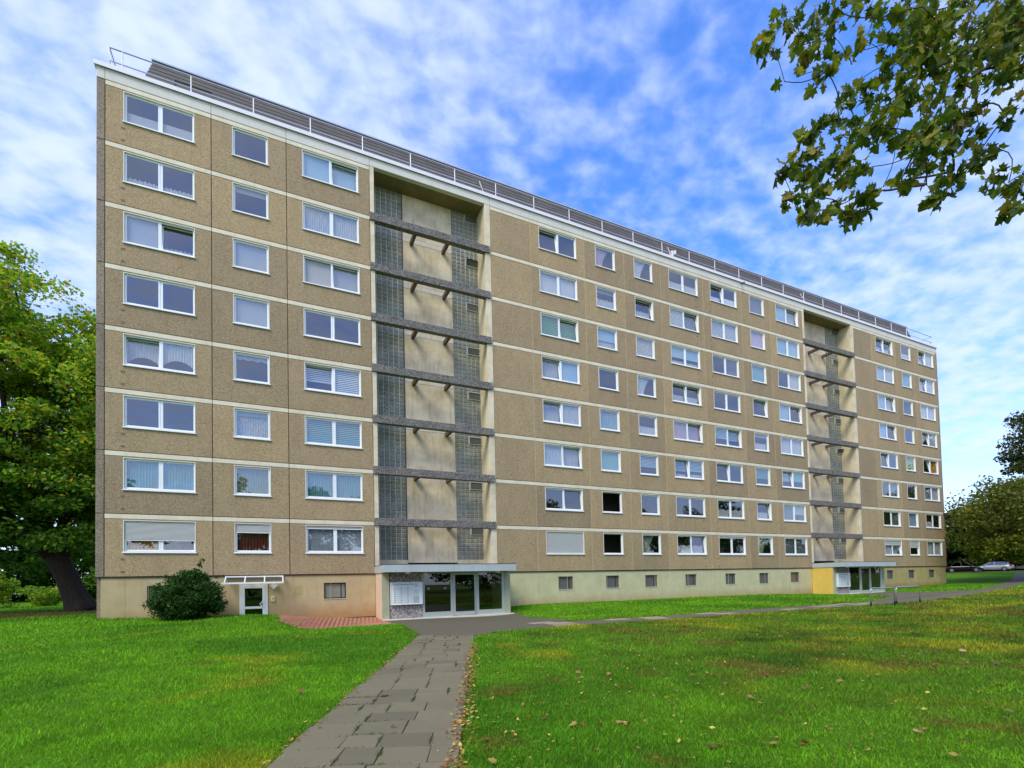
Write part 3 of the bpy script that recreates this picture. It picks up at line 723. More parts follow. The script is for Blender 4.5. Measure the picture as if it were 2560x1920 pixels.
# joints between the panels
for i, x in enumerate(PX):
    if i in (3, 4, 12, 13): continue
    build('joint_seal', MB().box(x - G - .004, x + G + .004, .014, .08, Z0, ZT), 'joint_dark' if i < 4 else 'joint_cream', B)
for x0, x1 in ((-7.0, PX[3]), (PX[4], PX[12]), (PX[13], 63.0)):
    for fi in range(NF + 1):
        build('joint_seal', MB().box(x0, x1, .06, .10, Z0 + fi * FH - .03, Z0 + fi * FH + .03), 'joint_dark', B)
# fascia with its metal edge
for i in range(len(PX) - 1):
    if i in (3, 12): build('fascia_panel', MB().bbox(PX[i] + .006, PX[i + 1] - .006, -.01, .25, ZT + .04, 25.17, .012), 'fascia_white', B)
    else: build('fascia_panel', MB().bbox(PX[i] + .006, PX[i + 1] - .006, -.01, .25, ZT + .012, 25.17, .012), 'fascia_white', B)
for xa, xb in ((-7.02, PX[0] - .006), (PX[-1] + .006, 63.07)): build('fascia_panel', MB().bbox(xa, xb, -.006, .25, ZT + .012, 25.17, .012), 'fascia_white', B)
e = MB(); e.box(-7.12, 63.17, -.085, .30, 25.175, 25.30); e.box(-7.12, 63.17, -.10, -.085, 25.10, 25.30); build('roof_edge', e, 'edge_metal', B)
# outer shell: end walls, rear wall, roof deck, inner partition
sh = MB(); sh.box(-7.02, -6.82, .21, 12, 0, 25.17); sh.box(62.87, 63.07, .21, 12, 0, 25.17); sh.box(-6.82, 62.87, 11.8, 12, 0, 25.17); build('outer_wall', sh, 'corner_concrete', B)
build('roof_deck', MB().box(-7.0, 63.05, .26, 12, 24.9, 25.16), 'joint_dark', B)
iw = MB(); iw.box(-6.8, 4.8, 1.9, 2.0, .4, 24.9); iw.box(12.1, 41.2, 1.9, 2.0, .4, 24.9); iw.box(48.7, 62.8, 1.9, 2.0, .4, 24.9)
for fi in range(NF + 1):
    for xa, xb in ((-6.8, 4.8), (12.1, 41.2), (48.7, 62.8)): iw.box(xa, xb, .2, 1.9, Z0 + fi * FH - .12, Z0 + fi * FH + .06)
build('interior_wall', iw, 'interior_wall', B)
# vent holes in the panels
vent = MB().ring(-.075, .075, -.045, .045, .012, -.008, .004).box(-.064, .064, -.003, .003, -.034, .034).mesh('vent_opening', 'vent_brown')
vent2 = MB().tube([(0, -.006, 0), (0, .004, 0)], .045, 8).mesh('vent_opening', 'joint_dark')
for fi in range(NF):
    zf = Z0 + fi * FH
    for dz in (.78, .22):
        put('vent_opening', vent, B, (-6.06, 0, zf + dz)); put('vent_opening', vent2, B, (28.92, 0, zf + dz)); put('vent_opening', vent2, B, (30.34, 0, zf + dz))
# --- attic storey set back behind the railing, clad in dark shingle courses
AX0, AX1 = -5.95, 62.6; zb, zt = 25.2, 28.12
at = MB(); nrow = 12
for i in range(nrow):
    t0, t1 = i / nrow, (i + 1) / nrow
    y0, y1 = lerp(1.35, 2.15, t0), lerp(1.35, 2.15, t1); z0_, z1_ = lerp(zb, zt, t0), lerp(zb, zt, t1) + .03; x0, x1 = lerp(AX0, AX0 + .65, t0), lerp(AX1, AX1 - .6, t0)
    j = len(at.v); at.v += [(x0, y0 - .03, z0_), (x1, y0 - .03, z0_), (x1, y1, z1_), (x0, y1, z1_), (x0, y0 + .12, z0_), (x1, y0 + .12, z0_)]
    at.f += [(j, j + 1, j + 2, j + 3), (j + 4, j + 5, j + 1, j)]; at.mi += [0, 0]
at.quad((AX0, 11.2, zb), (AX0, 1.35, zb), (AX0 + .65, 2.15, zt), (AX0 + .65, 10.6, zt)); at.quad((AX1, 1.35, zb), (AX1, 11.2, zb), (AX1 - .6, 10.6, zt), (AX1 - .6, 2.15, zt))
at.quad((AX0, 11.2, zb), (AX0 + .65, 10.6, zt), (AX1 - .6, 10.6, zt), (AX1, 11.2, zb)); at.quad((AX0 + .65, 2.15, zt), (AX1 - .6, 2.15, zt), (AX1 - .6, 10.6, zt), (AX0 + .65, 10.6, zt))
build('attic_cladding', at, 'slate_cladding', B)
build('attic_edge', MB().box(AX0 + .58, AX1 - .53, 2.03, 2.3, zt + .02, zt + .09), 'rail_metal', B)
build('attic_hatch', MB().box(-4.3, -2.7, 1.40, 1.75, 25.7, 26.9).ring(-4.36, -2.64, 25.64, 26.96, .06, 1.36, 1.5), 'vent_grey', B)
# --- roof railing: two rails on posts
rt = MB(); rt.tube([(-6.62, .30, 26.42), (62.95, .30, 26.46)], .032, 6); rt.tube([(-6.62, .30, 25.80), (62.95, .30, 25.86)], .028, 6)
rt.tube([(-6.62, .30, 26.42), (-6.62, 3.2, 26.42)], .022, 6); rt.tube([(-6.62, .30, 25.80), (-6.62, 3.2, 25.80)], .018, 6)
rt.tube([(62.95, .30, 26.46), (62.95, 3.2, 26.46)], .022, 6); rt.tube([(62.95, .30, 25.86), (62.95, 3.2, 25.86)], .018, 6)
build('roof_rail', rt, 'rail_metal', B)
pm = MB().tube([(0, 0, 0), (0, 0, 1.14)], .028, 6).mesh('railing_post', 'edge_metal')
x = -6.15
while x < 62.6: put('railing_post', pm, B, (x, .30, 25.30)); x += 2.68
put('railing_post', pm, B, (-6.5, .31, 25.28), (0, -.13, 0)); put('railing_post', pm, B, (62.93, .31, 25.30))
for xr in (12.1, 27.6, 43.2): build('lightning_rod', MB().tube([(xr, .55, 25.3), (xr - .2, 1.2, 27.0)], .02, 5), 'edge_metal', B)
build('security_camera', MB().tube([(33.9, -.02, 25.02), (33.9, -.16, 24.98)], .03, 6).tube([(33.9, -.1, 24.98), (33.75, -.42, 24.86)], .06, 8), 'dark_metal', B)
build('security_camera', MB().box(26.9, 27.0, .2, .5, 25.31, 26.0).box(27.2, 27.28, .2, .4, 25.8, 26.1), 'edge_metal', B)

# --- stair bays
NBLOCK = [0]
blk = MB(); c_ = .035
blk.v = [(-.134 + c_, -.03, -.118 + c_), (.134 - c_, -.03, -.118 + c_), (.134 - c_, -.03, .118 - c_), (-.134 + c_, -.03, .118 - c_), (-.134, .0, -.118), (.134, .0, -.118), (.134, .0, .118), (-.134, .0, .118)]
blk.f = [(0, 1, 2, 3)] + [(q, 4 + q, 4 + (q + 1) % 4, (q + 1) % 4) for q in range(4)]; blk.mi = [0] * 5
blkm = blk.mesh('glass_block', 'glass_block')
def stair_bay(X0, X1, near):
    DY = 1.29; xl, xr = X0 + .235, X1 - .36
    zt_, zb_ = ZT + .04, 2.62
    build('pillar', MB().bbox(X0 + .008, xl, -.004, 1.4, zb_, zt_ - .002, .012), 'pillar_cream', B)
    build('pillar', MB().bbox(xr, X1 - .008, -.004, .22, zb_, zt_ - .002, .012), 'pillar_cream', B)
    build('recess_wall', MB().box(xr + .004, X1 - .02, .22, 1.5, zb_, zt_ - .002), 'recess_plaster', B)
    build('soffit', MB().box(xl, xr + .004, .20, 1.5, zt_ + .01, zt_ + .12), 'soffit', B)
    g1, g2 = X0 + 2.07, X0 + 5.12
    build('recess_floor', MB().box(X0, X1, -.02, 1.5, zb_ - .05, zb_ - .004), 'joint_dark', B)
    for a, b in ((xl, g1), (g2, xr)):
        build('glass_block_bed', MB().box(a, b, DY + .012, DY + .1, zb_, zt_), 'mortar', B)
        build('block_sill', MB().box(a, b, DY - .06, DY + .05, zb_, 2.98), 'recess_plaster', B)
    # plaster panels between the strips, one a storey, with the slab edge showing
    for fi in range(NF):
        z0 = Z0 + fi * FH + (.27 if fi else .62); z1 = Z0 + (fi + 1) * FH if fi < NF - 1 else zt_
        build('plaster_panel', MB().bbox(g1 + .02, g2 - .02, DY - .03, DY + .1, z0 + .006, z1 - .006, .008), 'stair_plaster', B)
        if fi: build('slab_edge', MB().bbox(g1 + .02, g2 - .02, DY - .035, DY + .1, z0 - .264, z0 - .004, .006), 'pillar_cream', B)
    build('reveal_strip', MB().box(g1 - .03, g1 + .018, DY - .04, DY + .06, zb_, zt_), 'beam_side', B)
    rest = []
    vw = []
    for fi in range(NF): vw.append((X1 - 1.16, X1 - .38, Z0 + (fi + 1) * FH - .48, Z0 + (fi + 1) * FH - .02) if fi < NF - 1 else (X1 - 1.16, X1 - .38, zt_ - .5, zt_ - .03))
    for si, (a, b) in enumerate(((g2, xr), (xl, g1))):
        ncol = 6; px_ = (b - a) / ncol; z = 3.0 + .13; pz = .2545
        while z < zt_ - .13:
            for q in range(ncol):
                x = a + px_ * (q + .5)
                if si == 0 and any(v[0] - .1 < x < v[1] + .1 and v[2] - .1 < z < v[3] + .1 for v in vw): continue
                if near and NBLOCK[0] < 300 and (si == 0 or z > 1e9):
                    put('glass_block', blkm, B, (x, DY + .012, z)); NBLOCK[0] += 1
                else: rest.append((x, DY + .012, z))
            z += pz
    v = np.array(blk.v); vv = (np.array(rest)[:, None, :] + v[None]).reshape(-1, 3); mb = MB(); mb.v = [tuple(t) for t in vv.tolist()]
    for i in range(len(rest)): mb.f += [tuple(i * 8 + q for q in f) for f in blk.f]
    mb.mi = [0] * len(mb.f); build('glass_block_field', mb, 'glass_block', B, kind='stuff')
    for i, (a, b, c, d) in enumerate(vw):
        o = build('vent_window', MB().ring(a - .01, b + .01, c - .01, d + .01, .04, DY - .06, DY + .05), 'alu_frame', B)
        tilt = {6: .5, 4: .12, 3: .0}.get(i, .04) if near else {7: .5, 3: .6}.get(i, .03)
        pm_ = MB().box(.06, b - a - .06, -.01, .012, .02, d - c - .11).ring(.035, b - a - .035, -.005, d - c - .085, .025, -.025, .02, 1).mesh('pane', ['vent_grey', 'dark_metal'])
        put('pane', pm_, o, (a, DY - .01, d - .045 - (d - c - .09)), (0, 0, 0)) if tilt == 0 else put('pane', pm_, o, (a, DY - .03, c + .045), (tilt, 0, 0))
    # floor beams across the bay with their two brackets
    for fi in range(1, NF):
        zj = Z0 + fi * FH
        o = build('floor_beam', MB().bbox(X0 - .03, X1 - .10, -.10, .225, zj - .215, zj + .20, .01), ['granite_concrete'], B)
        for xb in (X0 + 2.58, X0 + 4.54): build('bracket', MB().box(xb - .09, xb + .09, .215, 1.30, zj - .17, zj + .05), 'beam_side', B)
stair_bay(PX[3], PX[4], True); stair_bay(PX[12], PX[13], False)

# --- plinth and its basement windows
CW = [(16.28, 1.04, 'vent_grey'), (19.95, 1.04, 'vent_grey'), (23.28, 1.03, 'vent_grey'), (27.0, 1.03, 'vent_grey'), (31.06, 1.03, 'vent_grey'), (34.8, 1.02, 'vent_grey'), (38.57, 1.04, 'vent_brown'),
      (52.35, 1.04, 'vent_grey'), (56.0, 1.04, 'vent_grey'), (59.7, 1.04, 'vent_grey'), (2.28, .94, 'mesh_grey'), (-5.19, .96, 'mesh_grey')]
def plinth(x0, x1, zb0, mat, y=.07):
    # wall with real openings for its cellar windows
    mb = MB(); x = x0; zt = Z0 - .035
    for wx, wz, _ in sorted(c for c in CW if x0 < c[0] < x1):
        mb.box(x, wx, y, .3, zb0, zt); mb.box(wx, wx + 1.09, y, .3, zb0, wz); mb.box(wx, wx + 1.09, y, .3, wz + .82, zt); x = wx + 1.09
    mb.box(x, x1, y, .3, zb0, zt); build('plinth', mb, mat, B)
plinth(-6.85, 4.87, -.6, 'plinth_tan'); plinth(12.04, 41.31, -.6, 'plinth_green'); plinth(48.6, 62.9, -.6, 'plinth_olive')
build('panel_soffit', MB().box(-7.0, 63.0, .02, .35, Z0 - .035, Z0 - .005), 'joint_dark', B)
for x0, z0, mat in CW:
    x1, z1 = x0 + 1.09, z0 + .82
    o = build('cellar_window', MB().ring(x0 + .002, x1 - .002, z0 + .002, z1 - .002, .055, .15, .23), 'vent_grey' if mat != 'mesh_grey' else 'dark_metal', B)
    build('pane', MB().box(x0 + .057, x1 - .057, .19, .21, z0 + .057, z1 - .057), mat, o)
    build('mullion', MB().box(x1 - .27, x1 - .23, .165, .19, z0 + .057, z1 - .057), 'dark_metal', o)
    build('sill', MB().box(x0 - .02, x1 + .02, .045, .15, z0 - .03, z0 + .001), 'mortar', o)
# shuttering marks on the concrete plinth: thin raised lines
for x in np.arange(-6.0, 4.8, .86): build('shuttering_mark', MB().box(x, x + .012, .064, .08, .35, 2.0 + .1 * math.sin(x * 5)), 'plinth_tan', B)
for x in np.arange(12.8, 41, 1.03): build('shuttering_mark', MB().box(x, x + .014, .063, .08, .4, 1.95 + .15 * math.sin(x * 3)), 'plinth_green', B)
build('patch', MB().box(.85, 1.25, .062, .075, 1.18, 1.64), 'plinth_olive', B)
build('skirting', MB().box(.3, 4.86, .03, .069, -.45, -.06), 'skirting', B)
# --- basement door, its little glazed awning, lamp, intercom
d = build('basement_door', MB().ring(-1.54, -.32, -.5, 1.77, .10, .02, .12), 'white_plastic', B)
build('leaf', MB().ring(-1.44, -.42, -.45, 1.70, .13, .0, .08).box(-1.31, -.55, .0, .08, .575, .69), 'white_plastic', d)
build('pane', MB().box(-1.31, -.55, .03, .045, .69, 1.57), 'dark_glass', d); build('pane', MB().box(-1.31, -.55, .03, .045, -.32, .575), 'dark_glass', d)
build('back_panel', MB().box(-1.4, -.45, .5, .55, -.4, 1.7), 'joint_dark', d)
build('handle', MB().tube([(-.50, -.0, .98), (-.56, -.07, .90), (-.66, -.07, .80), (-.56, -.07, .68), (-.50, -.0, .64)], .022, 8), 'white_plastic', d)
aw = build('door_awning', MB(), 'white_plastic', B, loc=(-1, 0, 1.9)) if 0 else empty('door_awning', (-1.0, -.4, 1.85)); aw.parent = B; aw.location = Vector((-1.0, -.4, 1.85)) - WPOS[B.name]
ar = MB()
for x in (-2.12, -1.3, -.47, .33): 
    j = len(ar.v); ar.v += [(x, .0, 2.16), (x + .05, .0, 2.16), (x + .05, -.88, 1.86), (x, -.88, 1.86), (x, .0, 2.10), (x + .05, .0, 2.10), (x + .05, -.88, 1.80), (x, -.88, 1.80)]
    ar.f += [(j, j + 3, j + 2, j + 1), (j + 4, j + 5, j + 6, j + 7), (j, j + 4, j + 7, j + 3), (j + 1, j + 2, j + 6, j + 5), (j + 2, j + 3, j + 7, j + 6), (j, j + 1, j + 5, j + 4)]; ar.mi += [0] * 6
ar.box(-2.30, .38, -.96, -.88, 1.78, 1.86); ar.box(-2.12, .38, -.02, .06, 2.10, 2.17)
build('frame', ar, 'white_plastic', aw)
for x0, x1 in ((-2.07, -1.3), (-1.25, -.47), (-.42, .33)): 
    p = MB(); p.quad((x0, .0, 2.13), (x0, -.88, 1.83), (x1, -.88, 1.83), (x1, .0, 2.13)); p.quad((x0, .0, 2.12), (x1, .0, 2.12), (x1, -.88, 1.82), (x0, -.88, 1.82)); build('pane', p, 'awning_glass', aw)
wl_ = MB(); wl_.v = [(-.26, -.16, 1.70), (.16, -.16, 1.70), (-.05, -.16, 1.50), (-.05, -.16, 1.79), (-.22, .06, 1.70), (.12, .06, 1.70), (-.05, .06, 1.53), (-.05, .06, 1.76)]
wl_.f = [(0, 2, 1, 3), (4, 7, 5, 6), (0, 4, 6, 2), (2, 6, 5, 1), (1, 5, 7, 3), (3, 7, 4, 0)]; wl_.mi = [0] * 6; build('wall_lamp', wl_, 'lamp_white', B)
ic = build('intercom', MB().bbox(-.19, .0, .0, .07, .88, 1.15, .02), 'cream_box', B); build('button', MB().box(-.14, -.05, -.012, .0, .97, 1.03).box(-.13, -.06, -.008, .0, 1.06, 1.10), 'joint_cream', ic)

# --- entrances
def entrance(X0, X1, side_mat, zb_, light_side):
    YF = -1.7; n = X0
    build('entrance_wall', MB().box(n + .02, n + .20, YF + .03, .07, zb_ - .3, 2.2), side_mat, B)
    build('entrance_pier', MB().bbox(n + .01, n + .385, YF, YF + .028, zb_ - .3, 2.2, .006), 'entrance_pier', B)
    build('entrance_pier', MB().bbox(X1 - .36, X1 - .01, YF, .06, zb_ - .3, 2.2, .01), 'entrance_pier', B)
    build('pebble_panel', MB().bbox(n + .42, n + 2.11, YF + .04, YF + .18, zb_ - .2, 2.2, .006), 'pebble_concrete', B)
    c = build('entrance_canopy', MB().box(n - .01, X1 - .10, -2.62, .05, 2.235, 2.545), 'canopy_metal', B)
    build('canopy_edge', MB().box(n - .03, n + 3.52, -2.65, -2.62, 2.20, 2.575).box(n + 3.53, X1 - .08, -2.65, -2.62, 2.20, 2.575).box(n - .03, n - .01, -2.62, .0, 2.20, 2.575).box(X1 - .10, X1 - .08, -2.62, .0, 2.20, 2.575), 'canopy_metal', c)
    build('canopy_cover', MB().box(n - .04, X1 - .07, -2.66, .0, 2.576, 2.60), 'dark_metal', c)
    for xl in (n + 1.25, X1 - .95):
        t = MB(); t.tube([(xl, -2.1, 2.235), (xl, -2.1, 2.19), (xl, -2.1, 2.13), (xl, -2.1, 2.11)], [.16, .16, .11, .03], 12); build('ceiling_lamp', t, 'lamp_white', c, smooth=False)
    # glazed front: three bays
    gf = build('glazed_front', MB().box(n + 2.115, n + 2.22, YF + .02, YF + .10, zb_ - .02, 2.2).box(n + 3.65, n + 3.78, YF + .02, YF + .10, zb_ - .02, 2.2).box(n + 5.14, n + 5.27, YF + .02, YF + .10, zb_ - .02, 2.2).box(n + 6.66, X1 - .365, YF + .02, YF + .10, zb_ - .02, 2.2)
               .box(n + 2.22, n + 3.65, YF + .025, YF + .095, zb_ - .02, zb_ + .24).box(n + 5.27, n + 6.66, YF + .025, YF + .095, zb_ - .02, zb_ + .24)
               .box(n + 2.22, n + 3.65, YF + .025, YF + .095, 2.14, 2.2).box(n + 5.27, n + 6.66, YF + .025, YF + .095, 2.14, 2.2).box(n + 3.78, n + 5.14, YF + .025, YF + .095, 2.16, 2.2), 'alu_frame', B)
    build('pane', MB().box(n + 2.22, n + 3.65, YF + .055, YF + .065, zb_ + .24, 2.14), 'door_glass', gf); build('pane', MB().box(n + 5.27, n + 6.66, YF + .055, YF + .065, zb_ + .24, 2.14), 'door_glass', gf)
    for xx in (n + 2.36, n + 3.28): build('sticker', MB().box(xx, xx + .14, YF + .045, YF + .05, 1.28, 1.40), 'mesh_grey', gf)
    dr = build('glass_door', MB().ring(n + 3.79, n + 5.13, zb_ + .0, 2.155, .115, YF + .01, YF + .085, tb=.20), 'alu_frame', B)
    build('pane', MB().box(n + 3.905, n + 5.015, YF + .04, YF + .05, zb_ + .20, 2.04), 'door_glass', dr)
    build('handle', MB().tube([(n + 4.99, YF - .07, zb_ + .05), (n + 4.99, YF - .07, 2.1)], .02, 8).tube([(n + 4.99, YF + .02, zb_ + .12), (n + 4.99, YF - .07, zb_ + .12)], .014, 6).tube([(n + 4.99, YF + .02, 2.0), (n + 4.99, YF - .07, 2.0)], .014, 6), 'steel', dr)
    for q in range(5): build('sticker', MB().box(n + 4.0 + q * .2, n + 4.025 + q * .2, YF + .03, YF + .035, 1.34, 1.365), 'pale_print', dr)
    # hall behind the glass
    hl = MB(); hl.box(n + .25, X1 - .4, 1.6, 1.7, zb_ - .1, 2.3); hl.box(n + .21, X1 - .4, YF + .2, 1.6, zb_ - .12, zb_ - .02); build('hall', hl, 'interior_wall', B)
    build('stone_step', MB().bbox(n + .02, X1 + .14, YF - .16, YF + .02, zb_ - .2, zb_ - .02, .01), 'stone_step', B)
    # letterbox board
    lb = build('letterbox_board', MB().bbox(n + .43, n + 2.07, YF - .11, YF + .04, .55, 1.70, .01).ring(n + .43, n + 2.07, .55, 1.70, .03, -1.825, -1.81), 'board_white', B)
    bxm = MB().bbox(0, .295, -.010, .0, 0, .092, .003, 0).mesh('letterbox', 'board_white')
    cx = [n + .57, n + .905, n + 1.235]
    for c0 in cx:
        for r in range(8):
            z = .655 + r * .1045; q = put('letterbox', bxm, lb, (c0, YF - .111, z))
    pr = MB()
    for c0 in cx:
        for r in range(8):
            z = .655 + r * .1045; y = YF - .1225; pr.box(c0 + .01, c0 + .105, y - .002, y, z + .012, z + .034); pr.box(c0 + .19, c0 + .285, y - .001, y, z + .02, z + .034, 1); pr.box(c0 + .01, c0 + .285, y - .001, y, z + .08, z + .086, 1)
    for r in range(10): pr.box(n + 1.60, n + 1.87, -1.8125, -1.811, 1.02 + r * .031, 1.033 + r * .031, 1)
    build('name_plates', pr, ['ink', 'pale_print'], lb)
    build('bell_plate', MB().box(n + 1.58, n + 1.89, -1.8115, -1.80, .62, .98).box(n + 1.63, n + 1.82, -1.8165, -1.80, 1.45, 1.52), 'pale_print', lb)
    tcu = bpy.data.curves.new('lettering', 'FONT'); tcu.body = 'Carlo-Mierendorff-Str. 42'; tcu.size = .128; tcu.extrude = .0015; tcu.materials.append(MATS['ink'])
    tmp = bpy.data.objects.new('lettering_curve', tcu); COL.objects.link(tmp); bpy.context.view_layer.update(); tme = bpy.data.meshes.new_from_object(tmp.evaluated_get(bpy.context.evaluated_depsgraph_get())); bpy.data.objects.remove(tmp); tme.name = 'lettering'
    if not tme.materials: tme.materials.append(MATS['ink'])
    to = bpy.data.objects.new('lettering', tme); COL.objects.link(to); to.parent = lb; to.location = Vector((n + .555, -1.8125, 1.545)) - WPOS[lb.name]; to.rotation_euler = (R(90), 0, 0); to.scale = (.93, 1, 1)
entrance(PX[3], PX[4], 'entrance_pink', -.14, True); entrance(PX[12], PX[13], 'entrance_yellow', 0.0, False)

# ------------------------------------------------------------------ brick paving in front of the basement
bp = tag(build('brick_paving', MB(), 'brick_bed', None, loc=(2.6, -2.5, -.2)) if 0 else None or empty('brick_paving', (2.6, -2.5, -.2)), kind='structure')
def bz_(x, y): return gz(x, y)
bed = MB(); gxs = np.arange(.2, 5.0, .25); gys = np.arange(-6.4, .05, .25)
for x in gxs:
    for y in gys:
        if brick_area(np.array([x + .12]), np.array([y + .12]))[0]:
            bed.quad(*[(a, b, gz(a, b) + .012) for a, b in ((x, y), (x + .25, y), (x + .25, y + .25), (x, y + .25))])
build('bed', bed, 'brick_bed', bp)
bm1 = slab_mesh(.27, .13, 'brick_red', .006, .03)
cnt = 0; ca, sa = math.cos(.62), math.sin(.62)
spots = []
for i in range(-60, 60):
    for j in range(-60, 60):
        for kx, ky, ro in ((i * .14 + j * .28 * 0, 0, 0),):
            pass
P_ = .14
for i in range(-60, 60):
    for j in range(-30, 30):
        u = i * P_ + j * 0.0; v = i * P_ + j * 4 * P_ * .5
        for du, dv, ro in ((0, 0, 0.0), (P_ * 1.5, P_ * .5, math.pi / 2)):
            uu, vv = u + du, v + dv - 0; X_, Y_ = 2.6 + uu * ca - vv * sa, -3.0 + uu * sa + vv * ca
            if brick_area(np.array([X_]), np.array([Y_]))[0]: spots.append((X_, Y_, ro + .62))
spots.sort(key=lambda s: s[1])
rest = MB(); bv = np.array([v.co[:] for v in bm1.vertices]); bf = [tuple(p.vertices) for p in bm1.polygons]
for i, (x, y, ro) in enumerate(spots):
    z = gz(x, y) - .004 + random.uniform(-.002, .003)
    if i < 290: put('brick', bm1, bp, (x, y, z), (0, 0, ro))
    else:
        c, s_ = math.cos(ro), math.sin(ro); j = len(rest.v); rest.v += [(x + a * c - b * s_, y + a * s_ + b * c, z + d_) for a, b, d_ in bv.tolist()]; rest.f += [tuple(j + q for q in f) for f in bf]; rest.mi += [0] * len(bf)
if rest.v: build('brick_field', rest, 'brick_red', bp, kind='stuff')
# timber edging of the bank in front of the basement door
te = empty('timber_edging', (-.8, -2.9, 0), 'low weathered timber boards edging the grass bank by the basement door', 'edging')
for pts in (((-2.75, -2.4, .17), (-2.35, -2.75, .16)), ((-2.25, -2.8, .13), (-1.2, -2.95, .12)), ((-1.18, -2.95, .11), (-.2, -3.05, .10)), ((-.18, -3.05, .12), (.35, -3.1, .11)), ((.37, -3.1, .03), (1.0, -3.6, -.02))):
    (xa, ya, za_), (xb, yb, zb_) = pts; L_ = math.hypot(xb - xa, yb - ya); mb = MB().box(0, L_, -.03, .03, -.3, .07)
    put('board', mb.mesh('board', 'timber'), te, (xa, ya, (za_ + zb_) / 2), (0, math.atan2(za_ - zb_, L_), math.atan2(yb - ya, xb - xa)))
build('low_wall', MB().box(-2.35, -2.15, -1.9, -.2, -.2, .32), 'skirting', te)

# ------------------------------------------------------------------ bicycle hoops
def hoop(xa, ya, xb, yb, label):
    za_ = gz(xa, ya); zb_ = gz(xb, yb); r = empty('bike_hoop', ((xa + xb) / 2, (ya + yb) / 2, (za_ + zb_) / 2), label, 'bike rack', 'steel bike hoops on the lawn')
    h = .88; c = .14; dx_, dy_ = xb - xa, yb - ya; L_ = math.hypot(dx_, dy_); ux, uy = dx_ / L_, dy_ / L_
    pts = [(xa, ya, za_ - .1), (xa, ya, za_ + h - c)]
    for t in (30, 60): pts.append((xa + ux * c * (1 - math.cos(R(t))), ya + uy * c * (1 - math.cos(R(t))), za_ + h - c + c * math.sin(R(t))))
    pts.append((xa + ux * c, ya + uy * c, za_ + h)); pts.append((xb - ux * c, yb - uy * c, zb_ + h))
    for t in (60, 30): pts.append((xb - ux * c * (1 - math.cos(R(t))), yb - uy * c * (1 - math.cos(R(t))), zb_ + h - c + c * math.sin(R(t))))
    pts += [(xb, yb, zb_ + h - c), (xb, yb, zb_ - .1)]
    build('tube', MB().tube(pts, .030, 10), 'steel', r, smooth=True)
    for x, y, z in ((xa, ya, za_), (xb, yb, zb_)): build('sleeve', MB().tube([(x, y, z - .05), (x, y, z + .20)], .042, 10), 'rubber', r)
hoop(25.77, -13.04, 27.15, -13.35, 'galvanised steel bike hoop nearest the left, on the lawn before the far entrance')
hoop(27.75, -13.12, 29.9, -13.1, 'galvanised steel bike hoop on the right of the pair before the far entrance')

# ------------------------------------------------------------------ trees
def leaf_cloud(centers, radii, counts, size, flat, colfn, aspect=.62, droop=0.0):
    """random leaf quads in ellipsoids; returns verts,cols"""
    VV, CC = [], []
    for c, r, n in zip(centers, radii, counts):
        n = int(n)
        if n < 1: continue
        d = rng.normal(size=(n, 3)); d /= np.linalg.norm(d, axis=1, keepdims=True); q = rng.random((n, 1)) ** .45
        p = np.array(c) + d * q * np.array(r)
        if droop: p[:, 2] -= droop * rng.random(n) ** 2
        nrm = rng.normal(size=(n, 3)); nrm[:, 2] = np.abs(nrm[:, 2]) * flat + .2; nrm /= np.linalg.norm(nrm, axis=1, keepdims=True)
        t = rng.normal(size=(n, 3)); t -= (t * nrm).sum(1, keepdims=True) * nrm; t /= np.linalg.norm(t, axis=1, keepdims=True); b = np.cross(nrm, t)
        s = size * (.55 + .9 * rng.random((n, 1)))
        VV.append(np.stack([p - t * s, p - b * s * aspect + nrm * s * .12, p + t * s, p + b * s * aspect + nrm * s * .12], 1).reshape(-1, 3)); CC.append(colfn(p, n))
    return np.concatenate(VV), np.concatenate(CC)
def clumps(ells, n, seed, shell=.55):
    r = np.random.default_rng(seed); out = []
    w = np.array([e[3] * e[4] * e[5] for e in ells]) ** .8; w /= w.sum()
    for e in (ells[i] for i in r.choice(len(ells), n, p=w)):
        d = r.normal(size=3); d /= np.linalg.norm(d); q = shell + (1 - shell) * r.random() ** .6
        out.append((e[0] + d[0] * e[3] * q, e[1] + d[1] * e[4] * q, e[2] + d[2] * e[5] * q))
    return np.array(out)
def limb_path(a, b, sag, seed, n=6):
    r = np.random.default_rng(seed); a = np.array(a); b = np.array(b); L_ = np.linalg.norm(b - a); off = r.normal(size=3) * L_ * .07; pts = []
    for i in range(n + 1):
        t = i / n; p = a + (b - a) * t + off * math.sin(math.pi * t); p[2] += sag * L_ * math.sin(math.pi * t); pts.append(tuple(p))
    return pts
